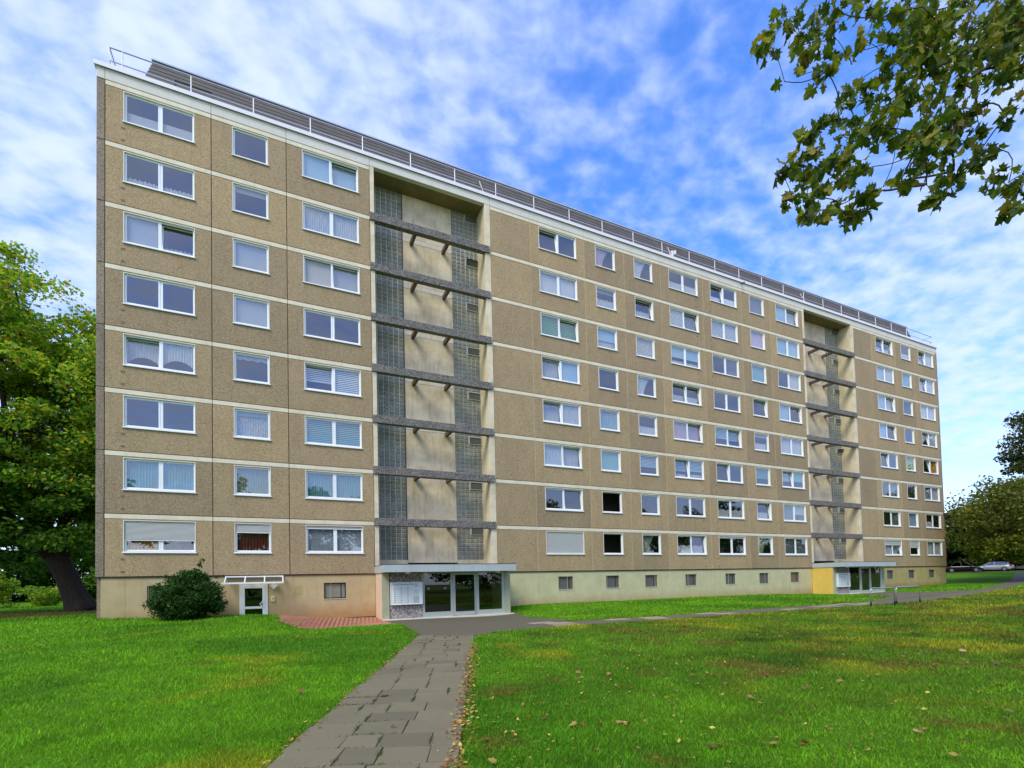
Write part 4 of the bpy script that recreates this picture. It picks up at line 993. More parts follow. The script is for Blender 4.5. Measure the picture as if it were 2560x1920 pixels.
def make_tree(name, label, cat, base, trunk, tr, ells, nclump, nleaf, size, crad, colfn, seed, flat=1.0, barkm='bark', nlimb=26, group=None, droop=0.0, shell=.55, forks=()):
    root = empty(name, base, label, cat, group)
    t = MB(); t.tube(trunk, tr, 36 if tr[0] > .9 else 14, flute=.09 if tr[0] > .9 else .05); top = trunk[-1]
    cl = clumps(ells, nclump, seed, shell)
    r = np.random.default_rng(seed + 1)
    build('trunk', t, barkm, root, smooth=True)
    lm_ = MB()
    for fpts, frad in forks: lm_.tube(fpts, frad, 10)
    for i in r.choice(len(cl), min(nlimb, len(cl)), replace=False):
        k0 = r.integers(max(1, len(trunk) // 2), len(trunk)); a = trunk[k0]; r0 = tr[k0] * .55; pts = limb_path(a, cl[i], .08, seed + i); lm_.tube(pts, [r0 * (1 - .85 * j / (len(pts) - 1)) + .012 for j in range(len(pts))], 7, cap=False)
    build('limbs', lm_, barkm, root, smooth=True)
    rr_ = [np.array(crad) * (.7 + .6 * r.random()) for _ in cl]
    V_, C_ = leaf_cloud(cl, rr_, [nleaf / nclump * (.7 + .6 * r.random())] * len(cl), size, flat, colfn, droop=droop)
    V_ = V_ - np.array(base); o = put('crown', fastmesh('crown', V_, 4, 'foliage', C_), root, base)
    return root
def mixcol(cols, w, p, n, lum=.45):
    c = np.array(cols)[rng.choice(len(cols), n, p=np.array(w) / sum(w))]; return c * (1 - lum / 2 + lum * rng.random((n, 1)))
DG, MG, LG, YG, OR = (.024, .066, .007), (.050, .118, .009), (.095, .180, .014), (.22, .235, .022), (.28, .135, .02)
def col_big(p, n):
    # yellow-green sunlight painted onto higher leaves, with some autumn tints; darker green below
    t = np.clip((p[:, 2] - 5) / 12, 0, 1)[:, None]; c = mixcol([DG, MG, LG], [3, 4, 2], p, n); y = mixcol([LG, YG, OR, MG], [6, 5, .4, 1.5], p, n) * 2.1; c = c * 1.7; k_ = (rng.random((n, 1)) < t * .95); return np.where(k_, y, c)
bt = (-11.9, 15.7, gz(-11.9, 15.7))
make_tree('broadleaf_tree', 'huge leaning broadleaf tree with dark trunk and yellowing crown coloured sunlit towards the top left of the building', 'tree', bt,
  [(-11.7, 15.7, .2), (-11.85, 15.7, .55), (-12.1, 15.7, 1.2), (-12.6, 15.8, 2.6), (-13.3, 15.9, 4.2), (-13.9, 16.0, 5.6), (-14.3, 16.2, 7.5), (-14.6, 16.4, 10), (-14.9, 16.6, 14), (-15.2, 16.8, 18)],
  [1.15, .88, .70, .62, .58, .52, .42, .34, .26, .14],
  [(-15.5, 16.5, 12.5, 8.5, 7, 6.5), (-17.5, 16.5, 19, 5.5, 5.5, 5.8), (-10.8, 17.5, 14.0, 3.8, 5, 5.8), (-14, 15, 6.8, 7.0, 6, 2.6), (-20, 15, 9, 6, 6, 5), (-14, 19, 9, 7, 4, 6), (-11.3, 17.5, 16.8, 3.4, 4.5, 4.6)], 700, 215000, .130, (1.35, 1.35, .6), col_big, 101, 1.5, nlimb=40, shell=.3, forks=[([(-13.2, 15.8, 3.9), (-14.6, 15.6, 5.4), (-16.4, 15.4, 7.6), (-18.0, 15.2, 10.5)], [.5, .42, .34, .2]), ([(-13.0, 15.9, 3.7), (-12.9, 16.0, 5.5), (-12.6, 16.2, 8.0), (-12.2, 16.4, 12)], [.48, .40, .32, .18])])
for i, (x, y, lab, hh, rr2, cols) in enumerate([(-42, 46, 'dark tree at the far left edge behind the big tree', 15, 6, [DG, MG]), (-33, 52, 'dark tree standing over the sunlit far lawn', 16, 6.5, [DG, MG]), (-24, 56, 'mid green tree in the wood behind the big leaning trunk', 15, 6, [DG, MG, LG]), (-13, 60, 'dark tree just left of the building corner, far back', 16, 6.5, [DG, DG, MG]), (-52, 34, 'light green tree beyond the left edge shrubs', 13, 6, [MG, LG])]):
    b0 = (x, y, gz(x, y)); cols = [tuple(v * 1.5 for v in c) for c in cols]; make_tree('woodland_tree', lab, 'tree', b0, [(x, y, b0[2] - .1), (x + .1, y, 2.5), (x, y + .2, 6), (x, y, hh * .7)], [.4, .32, .25, .1],
        [(x, y, hh * .62, rr2, rr2, hh * .40), (x + 1, y - 1, hh * .30, rr2 * 1.15, rr2, hh * .25)], 110, 20000, .30, (1.4, 1.4, .8), (lambda cs: lambda p, n: mixcol(cs, [1] * len(cs), p, n))(cols), 200 + i, 1.2, nlimb=10, group='trees in the wood on the left')
# shrubs under the wood, the sapling with its stakes
for i, (x, y, rr2, lab) in enumerate([(-24.5, 24, 2.6, 'loose pale shrub at the left edge below the big tree'), (-21.0, 27, 2.2, 'yellow green shrub left of the leaning trunk'), (-27, 33, 3.0, 'dark shrub behind the staked sapling'), (-18.5, 31, 1.8, 'low shrub beside the sunlit far lawn')]):
    z = gz(x, y); cs_ = clumps([(x, y, z + rr2 * .5, rr2, rr2, rr2 * .6), (x + .6, y, z + rr2 * .9, rr2 * .5, rr2 * .5, rr2 * .5)], 34, 600 + i, .1); V_, C_ = leaf_cloud(cs_, [(.55, .55, .4)] * 34, [70] * 34, .11, .8, lambda p, n: mixcol([MG, LG, YG], [1.5, 4, 3], p, n) * 1.8)
    r = empty('shrub', (x, y, z), lab, 'shrub', 'shrubs at the edge of the left lawn'); put('foliage', fastmesh('foliage', V_ - np.array((x, y, z)), 4, 'foliage', C_), r, (x, y, z))
    st_ = MB()
    for q in range(7): st_.tube(limb_path((x, y, z - .05), (x + rng.normal() * rr2 * .5, y + rng.normal() * rr2 * .5, z + rr2), .05, q), [.03, .025, .02, .018, .015, .012, .01], 5)
    build('stems', st_, 'twig', r)
sx, sy = -19.6, 18.5; sz_ = gz(sx, sy); sp_ = empty('sapling', (sx, sy, sz_), 'slender young tree held by wooden stakes at the left edge', 'tree')
build('trunk', MB().tube([(sx, sy, sz_), (sx + .05, sy, sz_ + 2), (sx, sy, sz_ + 4.2)], [.05, .04, .015], 7), 'bark', sp_)
V_, C_ = leaf_cloud([(sx, sy, sz_ + 3.4), (sx + .3, sy, sz_ + 2.5)], [(.9, .9, 1.4), (.8, .8, .7)], [1500, 700], .10, .8, lambda p, n: mixcol([DG, MG], [1, 1], p, n)); put('crown', fastmesh('crown', V_ - np.array((sx, sy, sz_)), 4, 'foliage', C_), sp_, (sx, sy, sz_))
for a_ in range(4): build('stake', MB().tube([(sx + .5 * math.cos(a_ * 1.57 + .4), sy + .5 * math.sin(a_ * 1.57 + .4), sz_ - .1), (sx + .46 * math.cos(a_ * 1.57 + .4), sy + .46 * math.sin(a_ * 1.57 + .4), sz_ + 1.35)], .045, 7), 'pale_twig', sp_)
rg = [(sx + .46 * math.cos(a_ * 1.57 + .4), sy + .46 * math.sin(a_ * 1.57 + .4), sz_ + 1.28) for a_ in (0, 1, 2, 3, 0)]; build('crossbar', MB().tube(rg, .03, 5), 'pale_twig', sp_)
sx, sy = -9.6, 24; sz_ = gz(sx, sy); sp2 = empty('sapling', (sx, sy, sz_), 'thin sunlit young tree between the big trunk and the building corner', 'tree')
build('trunk', MB().tube([(sx, sy, sz_), (sx, sy, sz_ + 2.6)], [.04, .015], 6), 'bark', sp2)
V_, C_ = leaf_cloud([(sx, sy, sz_ + 2.2)], [(.9, .9, 1.0)], [500], .12, .8, lambda p, n: mixcol([LG, YG], [2, 1], p, n)); put('crown', fastmesh('crown', V_ - np.array((sx, sy, sz_)), 4, 'foliage', C_), sp2, (sx, sy, sz_))

C0 = []
for i, x in enumerate(np.arange(-40, 150, 6.5)):
    yy = -52 - 5 * math.sin(i * 1.9); hh = 12.5 + 3.5 * math.sin(i * 2.7 + 1)
    for q in range(16): C0.append((x + rng.normal() * 2.2, yy + rng.normal() * 2.0, 1.5 + rng.random() * hh))
V_, C_ = leaf_cloud(C0, [(1.9, 1.9, 1.4)] * len(C0), [170] * len(C0), .30, 1.0, lambda p, n: mixcol([DG, MG, LG], [3, 3, 1], p, n))
tag(put('tree_belt', fastmesh('tree_belt', V_ - np.array((50, -52, .5)), 4, 'foliage', C_), None, (50, -52, .5)), 'belt of trees opposite the building, mirrored in its lower windows', 'tree belt', kind='stuff')

# laurel bush beside the basement door
bb = (-3.5, -1.45, gz(-3.5, -1.45)); bush = empty('laurel_bush', bb, 'dense dark green laurel bush growing against the tan basement wall', 'bush')
cl = clumps([(-3.50, -1.45, 1.18, 1.42, 1.15, .95), (-3.5, -1.5, .85, 1.38, 1.1, .6), (-3.3, -1.45, 2.0, .6, .55, .35)], 330, 5, .35); cl = cl[cl[:, 2] > .30]
cl = np.concatenate([cl, [(-3.15, -1.4, 2.45), (-3.0, -1.4, 2.65), (-2.95, -1.35, 2.85), (-2.35, -1.5, 2.1), (-4.2, -1.5, 2.15), (-2.15, -1.5, 1.6)]])
def col_bush(p, n): return mixcol([(.010, .040, .006), (.022, .075, .009), (.045, .13, .016), (.10, .22, .03)], [3, 4, 2.5, .9], p, n)
V_, C_ = leaf_cloud(cl, [(.30, .28, .22)] * (len(cl) - 6) + [(.13, .13, .12)] * 6, [85] * (len(cl) - 6) + [22] * 6, .066, .7, col_bush, .40)
put('foliage', fastmesh('foliage', V_ - np.array(bb), 4, 'foliage', C_), bush, bb)
st_ = MB()
for q, c in enumerate(cl[::9]): st_.tube(limb_path(bb, c, .05, q), [.03, .026, .022, .018, .014, .012, .01], 5)
build('stems', st_, 'twig', bush)

# trees at the right: drooping tree before the building end, tall tree at the edge, the wood behind the cars
def col_droop(p, n): return mixcol([(.075, .095, .014), (.13, .155, .018), (.22, .225, .024), (.16, .12, .03)], [4, 4, 2, .8], p, n)
bt = (69.5, -6.5, gz(69.5, -6.5))
dt = make_tree('drooping_tree', 'broad drooping olive green tree with pale arching branches at the building end', 'tree', bt, [(69.5, -6.5, bt[2] - .1), (69.3, -6.4, 2.5), (69, -6, 5), (68.5, -5.6, 8)], [.45, .38, .3, .16],
   [(65.3, -4.2, 7.0, 6.6, 4.4, 3.6), (70, -6, 7.5, 6, 6, 4.2)], 190, 42000, .14, (1.3, 1.3, .8), col_droop, 301, .8, 'pale_twig', nlimb=60, droop=1.2, shell=.25)
def col_yel(p, n): return mixcol([(.16, .19, .015), (.26, .27, .02), (.09, .12, .012)], [3, 2, 3], p, n)
V_, C_ = leaf_cloud(clumps([(65.6, -4.2, 4.1, 5.8, 4, 1.0)], 45, 9, .2), [(1.1, 1.1, .45)] * 45, [170] * 45, .13, 1.0, col_yel, droop=.7); put('lower_foliage', fastmesh('lower_foliage', V_ - np.array(bt), 4, 'foliage', C_), dt, bt)
bt = (78, -9, gz(78, -9))
def col_dk(p, n): return mixcol([(.032, .048, .014), (.055, .08, .014), (.075, .055, .024), (.08, .115, .016)], [3, 4, 1, 3], p, n)
make_tree('tall_tree', 'tall dark tree reaching in from the right edge', 'tree', bt, [(78, -9, bt[2] - .1), (78, -9, 4), (77.8, -7.5, 10), (77.2, -5.8, 17)], [.6, .5, .36, .15],
   [(78.6, -4.8, 15.0, 5.2, 5, 6.2), (78.4, -4.4, 8.6, 5.2, 5, 2.6)], 190, 34000, .17, (1.3, 1.3, .95), col_dk, 311, .8, nlimb=34)
for i, (x, y, hh, rr2, lab, cols) in enumerate([(90, 20, 14.5, 6, 'bright green tree showing just beside the far building end', [MG, LG, LG]), (97, 22, 12.5, 6.5, 'mid green tree behind the bright one at the building end', [MG, DG, LG]), (101, 17, 13.0, 6.5, 'dark green tree behind the black parked car', [DG, MG, (.06, .06, .015)]), (108, 11, 13.5, 7, 'brownish tree behind the silver parked car', [DG, (.07, .05, .02), MG]), (114, 4, 15, 7, 'dark tree behind the parked cars at the right edge', [DG, MG, DG]), (122, 14, 17, 7, 'tall tree at the back of the wood on the right', [DG, MG])]):
    b0 = (x, y, gz(x, y)); make_tree('woodland_tree', lab, 'tree', b0, [(x, y, b0[2] - .1), (x, y, 4), (x, y, 7), (x, y, hh * .7)], [.4, .32, .25, .1],
        [(x, y, hh * .60, rr2, rr2, hh * .36), (x - .5, y - .5, hh * .36, rr2 * 1.1, rr2, hh * .24)], 110, 19000, .30, (1.4, 1.4, .8), (lambda cs: lambda p, n: mixcol(cs, [1] * len(cs), p, n))(cols), 400 + i, 1.2, nlimb=10, group='trees in the wood behind the cars')
# hedge closing the view under the wood
for nm, lab, pts in (('hedge', 'dark undergrowth below the trees behind the parked cars', [(88, 30), (99, 20), (106, 13), (110, 6), (113, -3)]), ('hedge', 'dark undergrowth at the foot of the wood on the left', [(-60, 42), (-45, 52), (-30, 60), (-14, 66), (-2, 70)])):
    C0 = []
    for a, b in zip(pts[:-1], pts[1:]):
        for t in np.linspace(0, 1, 7)[:-1]:
            x, y = lerp(a[0], b[0], t), lerp(a[1], b[1], t); C0.append((x, y, gz(x, y) + 1.6))
    V_, C_ = leaf_cloud(C0, [(2.3, 2.3, 2.4)] * len(C0), [1100] * len(C0), .24, .8, lambda p, n: mixcol([DG, (.012, .028, .005), MG], [3, 3, 1], p, n)); c0 = (pts[2][0], pts[2][1], gz(*pts[2]))
    tag(put(nm, fastmesh(nm, V_ - np.array(c0), 4, 'foliage', C_), None, c0), lab, 'undergrowth', kind='stuff')
# far house roof above the wood
hx, hy = 128, 38; fh = empty('far_house', (hx, hy, 1.5), 'pale house top showing above the wood beside the building end', 'house')
build('wall', MB().box(hx - 5, hx + 5, hy - 4, hy + 4, 1.5, 20.5), 'far_plaster', fh); build('roof', MB().box(hx - 5.4, hx + 5.4, hy - 4.4, hy + 4.4, 20.5, 21.1), 'fascia_white', fh)

# ------------------------------------------------------------------ plane tree reaching over from the right
CE = [(330, 130, 100, 7), (480, 200, 130, 9), (650, 80, 120, 8), (180, 300, 80, 6), (400, 330, 110, 8), (560, 300, 90, 6), (560, 500, 80, 6), (700, 390, 55, 4), (820, 300, 70, 4), (280, 580, 25, 1), (370, 550, 20, 1), (130, 290, 40, 2),
 (850, 60, 100, 6), (1000, 130, 100, 7), (1100, 250, 100, 6), (1000, 310, 70, 4), (1250, 100, 120, 8), (1300, 250, 120, 8), (1110, 400, 100, 7), (1250, 380, 100, 7), (1020, 450, 60, 4),
 (1500, 150, 150, 10), (1500, 350, 140, 10), (1700, 100, 150, 10), (1850, 150, 120, 8), (1800, 300, 130, 9), (1650, 500, 140, 10), (1850, 500, 120, 8), (1900, 720, 60, 3), (1500, 600, 130, 9),
 (720, 640, 60, 4), (850, 680, 80, 5), (680, 770, 70, 5), (530, 880, 70, 5), (450, 960, 50, 3), (1000, 700, 110, 8), (1150, 650, 110, 8), (1300, 700, 110, 8), (1450, 800, 120, 8), (1600, 750, 110, 8), (900, 900, 130, 11), (750, 900, 120, 9), (1050, 950, 110, 9), (1250, 950, 110, 8), (1400, 900, 90, 6), (1500, 960, 70, 4), (1230, 1050, 80, 5),
 (420, 1080, 90, 7), (500, 1150, 110, 9), (650, 1150, 110, 9), (760, 1200, 80, 6), (250, 1190, 50, 4), (400, 1240, 60, 5), (330, 1380, 50, 3), (440, 1390, 50, 4), (520, 1300, 40, 3), (430, 1500, 40, 3), (540, 1470, 40, 3), (650, 1420, 40, 3), (720, 1490, 60, 5), (860, 1450, 55, 4), (700, 1550, 40, 2), (800, 1360, 40, 3), (900, 1330, 25, 2),
 (910, 1165, 12, 1), (960, 1310, 15, 1), (1095, 1240, 20, 2), (1100, 1310, 25, 2), (1165, 1250, 12, 1), (1240, 1180, 40, 3), (1260, 1290, 15, 1), (1300, 1400, 60, 5), (1400, 1300, 80, 7), (1450, 1200, 80, 6), (1420, 1050, 70, 5), (1600, 1120, 70, 6), (1720, 1240, 60, 5), (1690, 1040, 50, 3), (1640, 930, 50, 3), (1680, 920, 40, 2), (1800, 830, 25, 2), (1830, 1280, 40, 3), (1920, 1330, 40, 3), (1850, 1450, 45, 4), (1920, 1230, 30, 2)]
for q in range(26): CE.append((rng.uniform(1150, 2050), rng.uniform(-120, 480), 120, 6))
rN, uN, fN = np.array(rv), np.array(uv), np.array(fv); FPX = 1280 * .9723
def unproj(u, v, w): return CAM + w * (fN + rN * ((u - 1280) / FPX) - uN * ((v - 960 - 457.06) / FPX))
PT = empty('plane_tree', (12.5, -29.5, gz(12.5, -29.5)), 'plane tree with large lobed leaves hanging into the upper right of the view', 'tree'); PTb = np.array(PT.location)
trunkP = [(12.5, -29.5, -.1), (12.4, -29.4, 2.5), (12.2, -29.2, 5.5), (11.6, -28.6, 8.5), (10.9, -27.9, 10.6)]
build('trunk', MB().tube(trunkP, [.5, .40, .34, .26, .16], 14), 'bark', PT, smooth=True)
NZ = 2.766; nodes = []
for (a, b, r_, c_n) in CE:
    u, v = 1860 + a / NZ, b / NZ; w = 6.3 + rng.normal() * .45 + (0.5 if a > 1400 else 0) + .0006 * (700 - b) ; nodes.append((unproj(u, v - 6, w), r_ / NZ / FPX * w, c_n, w))
# twigs: grow a tree from the limb to every leaf cluster
pos = [np.array((10.9, -27.9, 10.6)), unproj(2680, 60, 7.2), unproj(2560, 36, 6.9), unproj(2300, 180, 6.6), unproj(2185, 275, 6.4)]; par = [-1, 0, 1, 2, 3]
todo = list(range(len(nodes)))
while todo:
    best = None
    for i in todo:
        p = nodes[i][0]
        for j, q in enumerate(pos):
            if j == 0: continue
            dd = np.linalg.norm(p - q) * (1 + .10 * math.sqrt(j > 4)) + (.35 if (p - q) @ rN > .05 else 0)
            if best is None or dd < best[0]: best = (dd, i, j)
    _, i, j = best; todo.remove(i); pos.append(nodes[i][0]); par.append(j)
wgt = [1] * len(pos)
for i in range(len(pos) - 1, 0, -1): wgt[par[i]] += wgt[i]
br = MB()
for i in range(1, len(pos)):
    r1 = .0021 * wgt[i] ** .5 + .0012; r0 = .0021 * min(wgt[par[i]], wgt[i] * 2.0) ** .5 + .0012; pts = limb_path(pos[par[i]], pos[i], .03, 900 + i, 5); br.tube(pts, [lerp(r0, r1, t / 5) for t in range(6)], 6, cap=False)
def leafshape(seed):
    """five-lobed toothed plane leaf with folded midrib, tip towards +X, stalk at the origin"""
    r = np.random.default_rng(seed); prof = [(0, .06), (18, .44), (38, .60), (50, .40), (62, .50), (80, .86), (92, .62), (104, .58), (118, .98), (128, .70), (140, .66), (158, .86), (180, 1.12)]
    P = []
    for sgn in (1, -1):
        for ang, rad in prof if sgn == 1 else prof[-2:0:-1]:
            t = R(180 - ang) * sgn; rr_ = rad * .5 * (1 + r.normal() * .05); x = .34 + rr_ * math.cos(t); y = rr_ * math.sin(t); P.append((x, y))
    mb = MB(); f1, f2 = r.uniform(.10, .45), r.uniform(.1, .5)
    def zz(x, y): return abs(y) * f1 - f2 * (x - .2) ** 2 * .8 + .05 * math.sin(9 * x + 7 * y + seed)
    mb.v = [(.34, 0, zz(.34, 0))] + [(x, y, zz(x, y)) for x, y in P]; n = len(P)
    mb.f = [(0, 1 + i, 1 + (i + 1) % n) for i in range(n)]; mb.mi = [0] * n
    return mb
LM = [leafshape(i) for i in range(7)]; LMM = [m.mesh('leaf', 'plane_leaf') for m in LM]
leaves = []
for (c, r_, n_, w) in nodes:
    for q in range(1 if n_ == 1 else int(round(n_ * 2.9))):
        d = rng.normal(size=3); d /= np.linalg.norm(d); p = c + d * r_ * (rng.random() ** .5 if n_ > 1 else .2); leaves.append((p, .182 * (.7 + .5 * rng.random()), w, c))
pet = MB(); extra_v, extra_f, extra_c = [], [], []
order = sorted(range(len(leaves)), key=lambda i: -leaves[i][1])
for rank, i in enumerate(order):
    p, s_, w, cc_ = leaves[i]
    # leaf hangs: tip points outward and down, blade roughly face up
    tip = np.array([rng.normal() * .7 - .25 * rN[0], rng.normal() * .7, -.75 + .55 * rng.normal()]); tip /= np.linalg.norm(tip)
    upv = np.array([rng.normal() * .6 + .5 * fN[0], rng.normal() * .6 + .5 * fN[1], 1.0]); y = np.cross(upv, tip); y /= np.linalg.norm(y); z = np.cross(tip, y)
    M = Matrix((tuple(tip), tuple(y), tuple(z))).transposed()
    o = None
    # petiole back to the twig
    a = p + (cc_ - p) * .45; br.tube([tuple(a), tuple((a + p) / 2 + np.array([0, 0, .008])), tuple(p)], [.0014, .0012, .001], 4, cap=False)
    if rank < 300:
        o = put('leaf', LMM[i % 7], PT, tuple(p)); o.rotation_euler = M.to_euler(); o.scale = (s_, s_, s_)
    else:
        vv = (np.array(LM[i % 7].v) * s_) @ np.array(M).T + p; j = len(extra_v); extra_v += [tuple(t) for t in vv.tolist()]; extra_f += [tuple(j + q for q in f) for f in LM[i % 7].f]; extra_c.append((len(vv), rng.random()))
build('twigs', br, 'twig', PT, smooth=True, kind='stuff')
mb = MB(); mb.v = extra_v; mb.f = extra_f; mb.mi = [0] * len(extra_f)
if extra_v:
    me = None; v_ = np.array(mb.v) - PTb; mb.v = [tuple(t) for t in v_.tolist()]; me = mb.mesh('leaf_mass', 'foliage')
    at = me.color_attributes.new('col', 'FLOAT_COLOR', 'POINT'); cc = np.ones((len(v_), 4), np.float32); k0 = 0; pal = np.array([(.048, .090, .008), (.075, .13, .010), (.105, .165, .012), (.17, .21, .017), (.26, .24, .03)])
    for nv, q in extra_c: cc[k0:k0 + nv, :3] = pal[min(4, int(q * 5.0 * .98 ** .5 * (.86 + .14 * q)))]; k0 += nv
    at.data.foreach_set('color', cc.ravel()); put('leaf_mass', me, PT, tuple(PTb), kind='stuff')
# the rest of its crown, over and behind the viewer
cl = clumps([(13.5, -31, 11, 5.2, 4.6, 4.2)], 60, 77, .4)
V_, C_ = leaf_cloud(cl, [(1.1, 1.1, .7)] * 60, [95] * 60, .11, 1.0, lambda p, n: mixcol([(.035, .052, .008), (.06, .085, .01), (.12, .13, .016)], [3, 3, 1], p, n), .8)
put('crown', fastmesh('crown', V_ - PTb, 4, 'foliage', C_), PT, tuple(PTb), kind='stuff')
lb_ = MB()
for q, c in enumerate(cl[::4]): lb_.tube(limb_path(trunkP[3 if q % 2 else 2], c, .05, q + 40), [.10, .085, .07, .055, .04, .028, .015], 6, cap=False)
build('limbs', lb_, 'bark', PT, smooth=True)

# ------------------------------------------------------------------ fallen leaves
DL = []
for i in range(6):
    m = leafshape(40 + i); m.v = [(x, y, .22 * abs(math.sin(2.2 * x + i)) + .35 * y * y * (1 if i % 2 else .3)) for x, y, z in m.v]; DL.append(m.mesh('fallen_leaf', 'dry_leaf'))
placed = 0; tries = 0; far_l = []
# on the lawn: most under the plane tree at the right
while placed < 140 and tries < 20000:
    tries += 1
    r_ = math.exp(rng.random() * math.log(19 / 2.6)) * 2.6; a_ = math.atan2(fv.y, fv.x) + (rng.random() - .5) * R(104); x = CAM[0] + r_ * math.cos(a_); y = CAM[1] + r_ * math.sin(a_)
    t = (x - o0[0]) * pn[0] + (y - o0[1]) * pn[1]
    if rng.random() > (1.0 if t > 1.75 else (.12 if t < -.1 else .10)): continue
    z = gz(x, y); onp = -.05 < t < 1.64
    s_ = (.055 + .075 * rng.random()) * (1.0 if r_ < 7 else 1.25)
    o = put('fallen_leaf', DL[placed % 6], None, (x, y, z + (.022 if onp else .03 + .02 * rng.random()))); o.rotation_euler = (rng.normal() * .22, rng.normal() * .22, rng.random() * 6.28); o.scale = (s_, s_, s_)
    wh_ = ('slab path between the lawns', 'dry leaves on the slab path') if onp else (('left lawn beside the path', 'dry leaves on the left lawn') if t < 0 else ('right lawn', 'dry leaves on the right lawn'))
    tag(o, 'dry brown fallen leaf lying on the ' + wh_[0], 'leaf', wh_[1]); placed += 1
# litter of small leaves along the path edge and across the lawn
NL = 4200; Vs, Cs = [], []
sv = rng.random(NL) * 13 - 2.5; side = rng.random(NL); tt = np.where(side < .40, 1.66 + rng.normal(size=NL) * .07, np.where(side < .48, -.04 + rng.normal(size=NL) * .06, 2.0 + rng.random(NL) ** 1.3 * 14)); sv = np.where(side > .48, rng.random(NL) * 16 - 3, sv)
x = o0[0] + pd[0] * sv + pn[0] * tt; y = o0[1] + pd[1] * sv + pn[1] * tt; z = gz(x, y) + .022 + .015 * rng.random(NL); sz = (.012 + .02 * rng.random(NL)) * np.where(side > .48, 1.1, 1)
az = rng.random(NL) * 6.283; p = np.stack([x, y, z], -1); ux = np.stack([np.cos(az), np.sin(az), rng.normal(size=NL) * .3], -1) * sz[:, None]; uy = np.stack([-np.sin(az), np.cos(az), rng.normal(size=NL) * .3], -1) * sz[:, None] * .6
V_ = np.stack([p - ux, p - uy, p + ux, p + uy], 1).reshape(-1, 3); C_ = np.array([(.30, .12, .03), (.42, .22, .07), (.18, .07, .02), (.50, .38, .08)])[rng.choice(4, NL)] * (.7 + .6 * rng.random((NL, 1)))
tag(put('leaf_litter', fastmesh('leaf_litter', V_, 4, 'leaf_litter', C_)), 'small dry brown leaves littering the path edge and lawn', 'leaf litter', kind='stuff')
# moss tufts in the slab joints
sv, tt = [], []
for s0_, s1_, t_ in JOINTS:
    if t_ < .1 or random.random() < .45: 
        continue
    q = random.randint(20, 110); a_ = random.uniform(0, .5); e_ = random.uniform(a_ + .2, 1.0); sv += list(lerp(s0_, s1_, a_ + (e_ - a_) * rng.random(q))); tt += list(t_ + rng.normal(size=q) * .012)
for s0_ in sorted(set(j[0] for j in JOINTS)):
    if random.random() < .55:
        q = random.randint(30, 120); c_ = random.uniform(.1, 1.5); sv += list(s0_ + rng.normal(size=q) * .008); tt += list(c_ + rng.normal(size=q) * .18)
sv, tt = np.array(sv), np.clip(np.array(tt), 0, 1.6); NM = len(sv)
x = o0[0] + pd[0] * sv + pn[0] * tt; y = o0[1] + pd[1] * sv + pn[1] * tt; z = gz(x, y) + .016; az = rng.random(NM) * 6.283; la = rng.random(NM) * 6.283; h_ = .012 + .018 * rng.random(NM)
V_ = np.stack([np.stack([x - .004 * np.cos(az), y - .004 * np.sin(az), z], -1), np.stack([x + .004 * np.cos(az), y + .004 * np.sin(az), z], -1), np.stack([x + h_ * .8 * np.cos(la), y + h_ * .8 * np.sin(la), z + h_], -1)], 1).reshape(-1, 3)
tag(put('joint_moss', fastmesh('joint_moss', V_, 3, 'grass_blade', np.array([.07, .11, .015]) * (.6 + .8 * rng.random((NM, 1))))), 'moss and grass growing in the joints of the slab path', 'moss', kind='stuff')

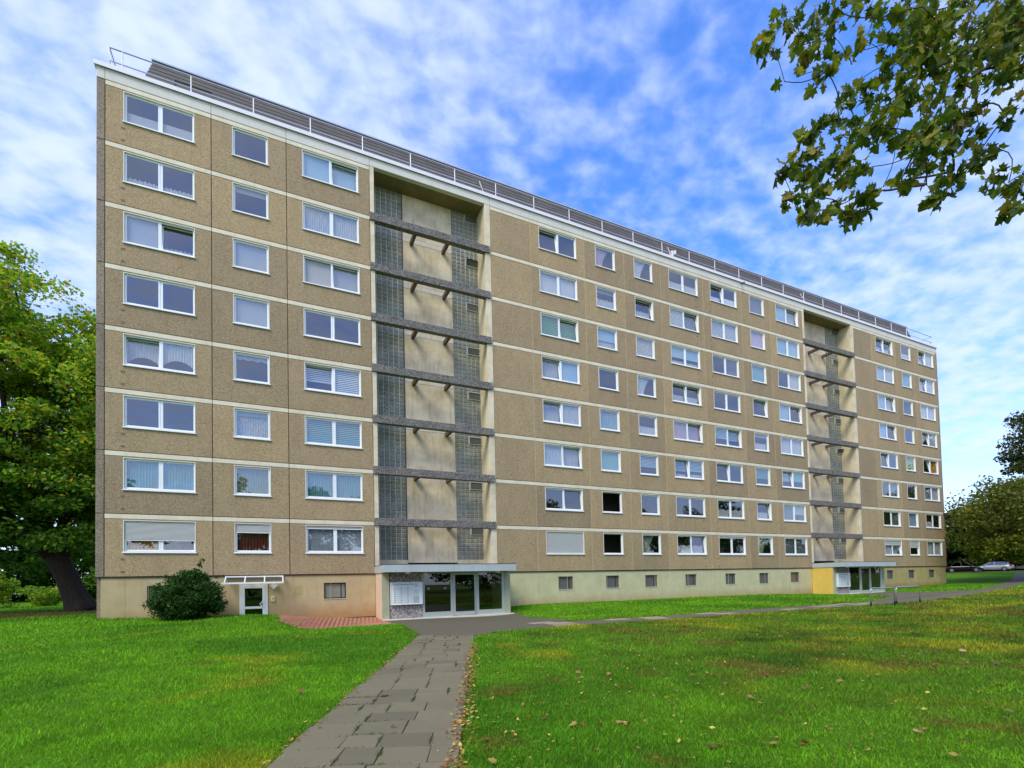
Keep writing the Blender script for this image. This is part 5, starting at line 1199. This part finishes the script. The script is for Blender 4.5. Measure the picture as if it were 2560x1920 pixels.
# ------------------------------------------------------------------ parked cars
def pk(u, v):
    a, b = poly([(82, 22), (93, 13.5), (99, 10.5), (106, 5), (112, -4)], u); return a + lerp(-5, 5, v) * .55, b + lerp(-5, 5, v) * .85
sheet('parking_lane', pk, 'asphalt', 0.02, (30, 6))
def make_car(label, paint_m, x, y, head, wagon):
    z = gz(x, y) + .02; root = empty('parked_car', (x, y, z), label, 'car', 'cars parked beyond the building', rotz=head)
    ST = [(-2.15, .42, .80, .62), (-2.05, .26, .92, .80), (-1.4, .22, .96, .87), (0, .20, .95, .89), (.95, .22, .93, .87), (1.7, .26, .80, .82), (2.1, .34, .66, .70), (2.18, .42, .58, .55)]
    mb = MB(); K = 8
    for X_, zl, zh, hw in ST:
        for yy, zz_ in ((-hw * .8, zl), (-hw, zl + .12), (-hw, zh - .12), (-hw * .92, zh), (hw * .92, zh), (hw, zh - .12), (hw, zl + .12), (hw * .8, zl)): mb.v.append((X_, yy, zz_))
    for i in range(len(ST) - 1):
        for q in range(K): mb.f.append((i * K + q, i * K + (q + 1) % K, (i + 1) * K + (q + 1) % K, (i + 1) * K + q)); mb.mi.append(0)
    mb.f += [tuple(range(K))[::-1], tuple((len(ST) - 1) * K + q for q in range(K))]; mb.mi += [0, 0]
    put('body', mb.mesh('body', paint_m, True), root, (0, 0, 0), local=True)
    RS = [(-2.0 if wagon else -1.75, .93, .80), (-1.75 if wagon else -1.15, 1.40, .66), (-.6, 1.47, .67), (.15, 1.44, .66), (1.0, .93, .80)]
    gh = MB(); gh.v = []
    for X_, zz_, hw in RS: gh.v += [(X_, -hw, zz_), (X_, hw, zz_)]
    for X_ in (RS[0][0], RS[-1][0]): pass
    for i in range(len(RS) - 1): gh.f.append((2 * i, 2 * i + 1, 2 * i + 3, 2 * i + 2)); gh.mi.append(1 if i in (0, len(RS) - 2) else 0)
    b0 = len(gh.v)
    for sgn in (-1, 1):
        j = len(gh.v); gh.v += [(X_, sgn * hw, zz_) for X_, zz_, hw in RS] + [(.3, sgn * .86, .93), (-1.0, sgn * .86, .93)]; gh.f.append(tuple(range(j, j + 5)) + (j + 5, j + 6)); gh.mi.append(1)
    put('roof_and_windows', gh.mesh('roof_and_windows', [paint_m, 'car_glass']), root, (0, 0, 0), local=True)
    pl_ = MB()
    for sgn in (-1, 1):
        for xa, za_, xb, zb_ in ((-.25, .94, -.25, 1.44), (RS[1][0] + .1, 1.38, RS[0][0] + .25, .94), (.2, 1.42, .98, .95)): pl_.tube([(xa, sgn * (.82 if za_ < 1 else .68), za_), (xb, sgn * (.82 if zb_ < 1 else .68), zb_)], .04, 5)
    put('pillars', pl_.mesh('pillars', paint_m), root, (0, 0, 0), local=True)
    for wx in (-1.35, 1.35):
        for sgn in (-1, 1):
            wh = put('wheel', MB().tube([(0, -.11, 0), (0, .11, 0)], .325, 18).mesh('wheel', 'rubber'), root, (wx, sgn * .80, .325), local=True)
            rm = MB().tube([(0, sgn * .10, 0), (0, sgn * .125, 0)], [.21, .19], 12)
            put('rim', rm.mesh('rim', 'steel'), wh, (0, 0, 0), local=True)
    for sgn in (-1, 1):
        put('tail_light', MB().box(-2.13, -1.92, -.12, .12, .70, .90).mesh('tail_light', 'tail_red'), root, (0, sgn * .70, 0), local=True)
        put('headlight', MB().box(1.86, 2.13, -.15, .15, .58, .72).mesh('headlight', 'headlamp'), root, (0, sgn * .60, 0), local=True)
        put('mirror', MB().box(.72, .88, -.09, .09, .93, 1.07).mesh('mirror', paint_m), root, (0, sgn * .95, 0), local=True)
    put('bumper', MB().box(-2.2, -2.05, -.75, .75, .30, .46).box(2.08, 2.2, -.72, .72, .28, .44).mesh('bumper', 'dark_metal'), root, (0, 0, 0), local=True)
    return root
pv_ = math.atan2(-.936, .35)
make_car('black car parked half hidden behind the building end', 'paint_black', 93.0, 11.0, pv_ + .12, False)
make_car('dark car parked between the black and the silver cars', 'paint_dark', 101.0, 11.8, pv_ + .35, False)
make_car('silver estate car with red tail lights in the parked row', 'paint_silver', 97.9, 9.3, pv_ + math.pi - .22, True)
make_car('white car parked rightmost at the edge of the view', 'paint_white', 105.0, 9.0, pv_ + math.pi - .3, True)
make_car('second pale car parked behind the white one at the right edge', 'paint_silver', 110.0, 8.5, pv_ + math.pi - .3, False)
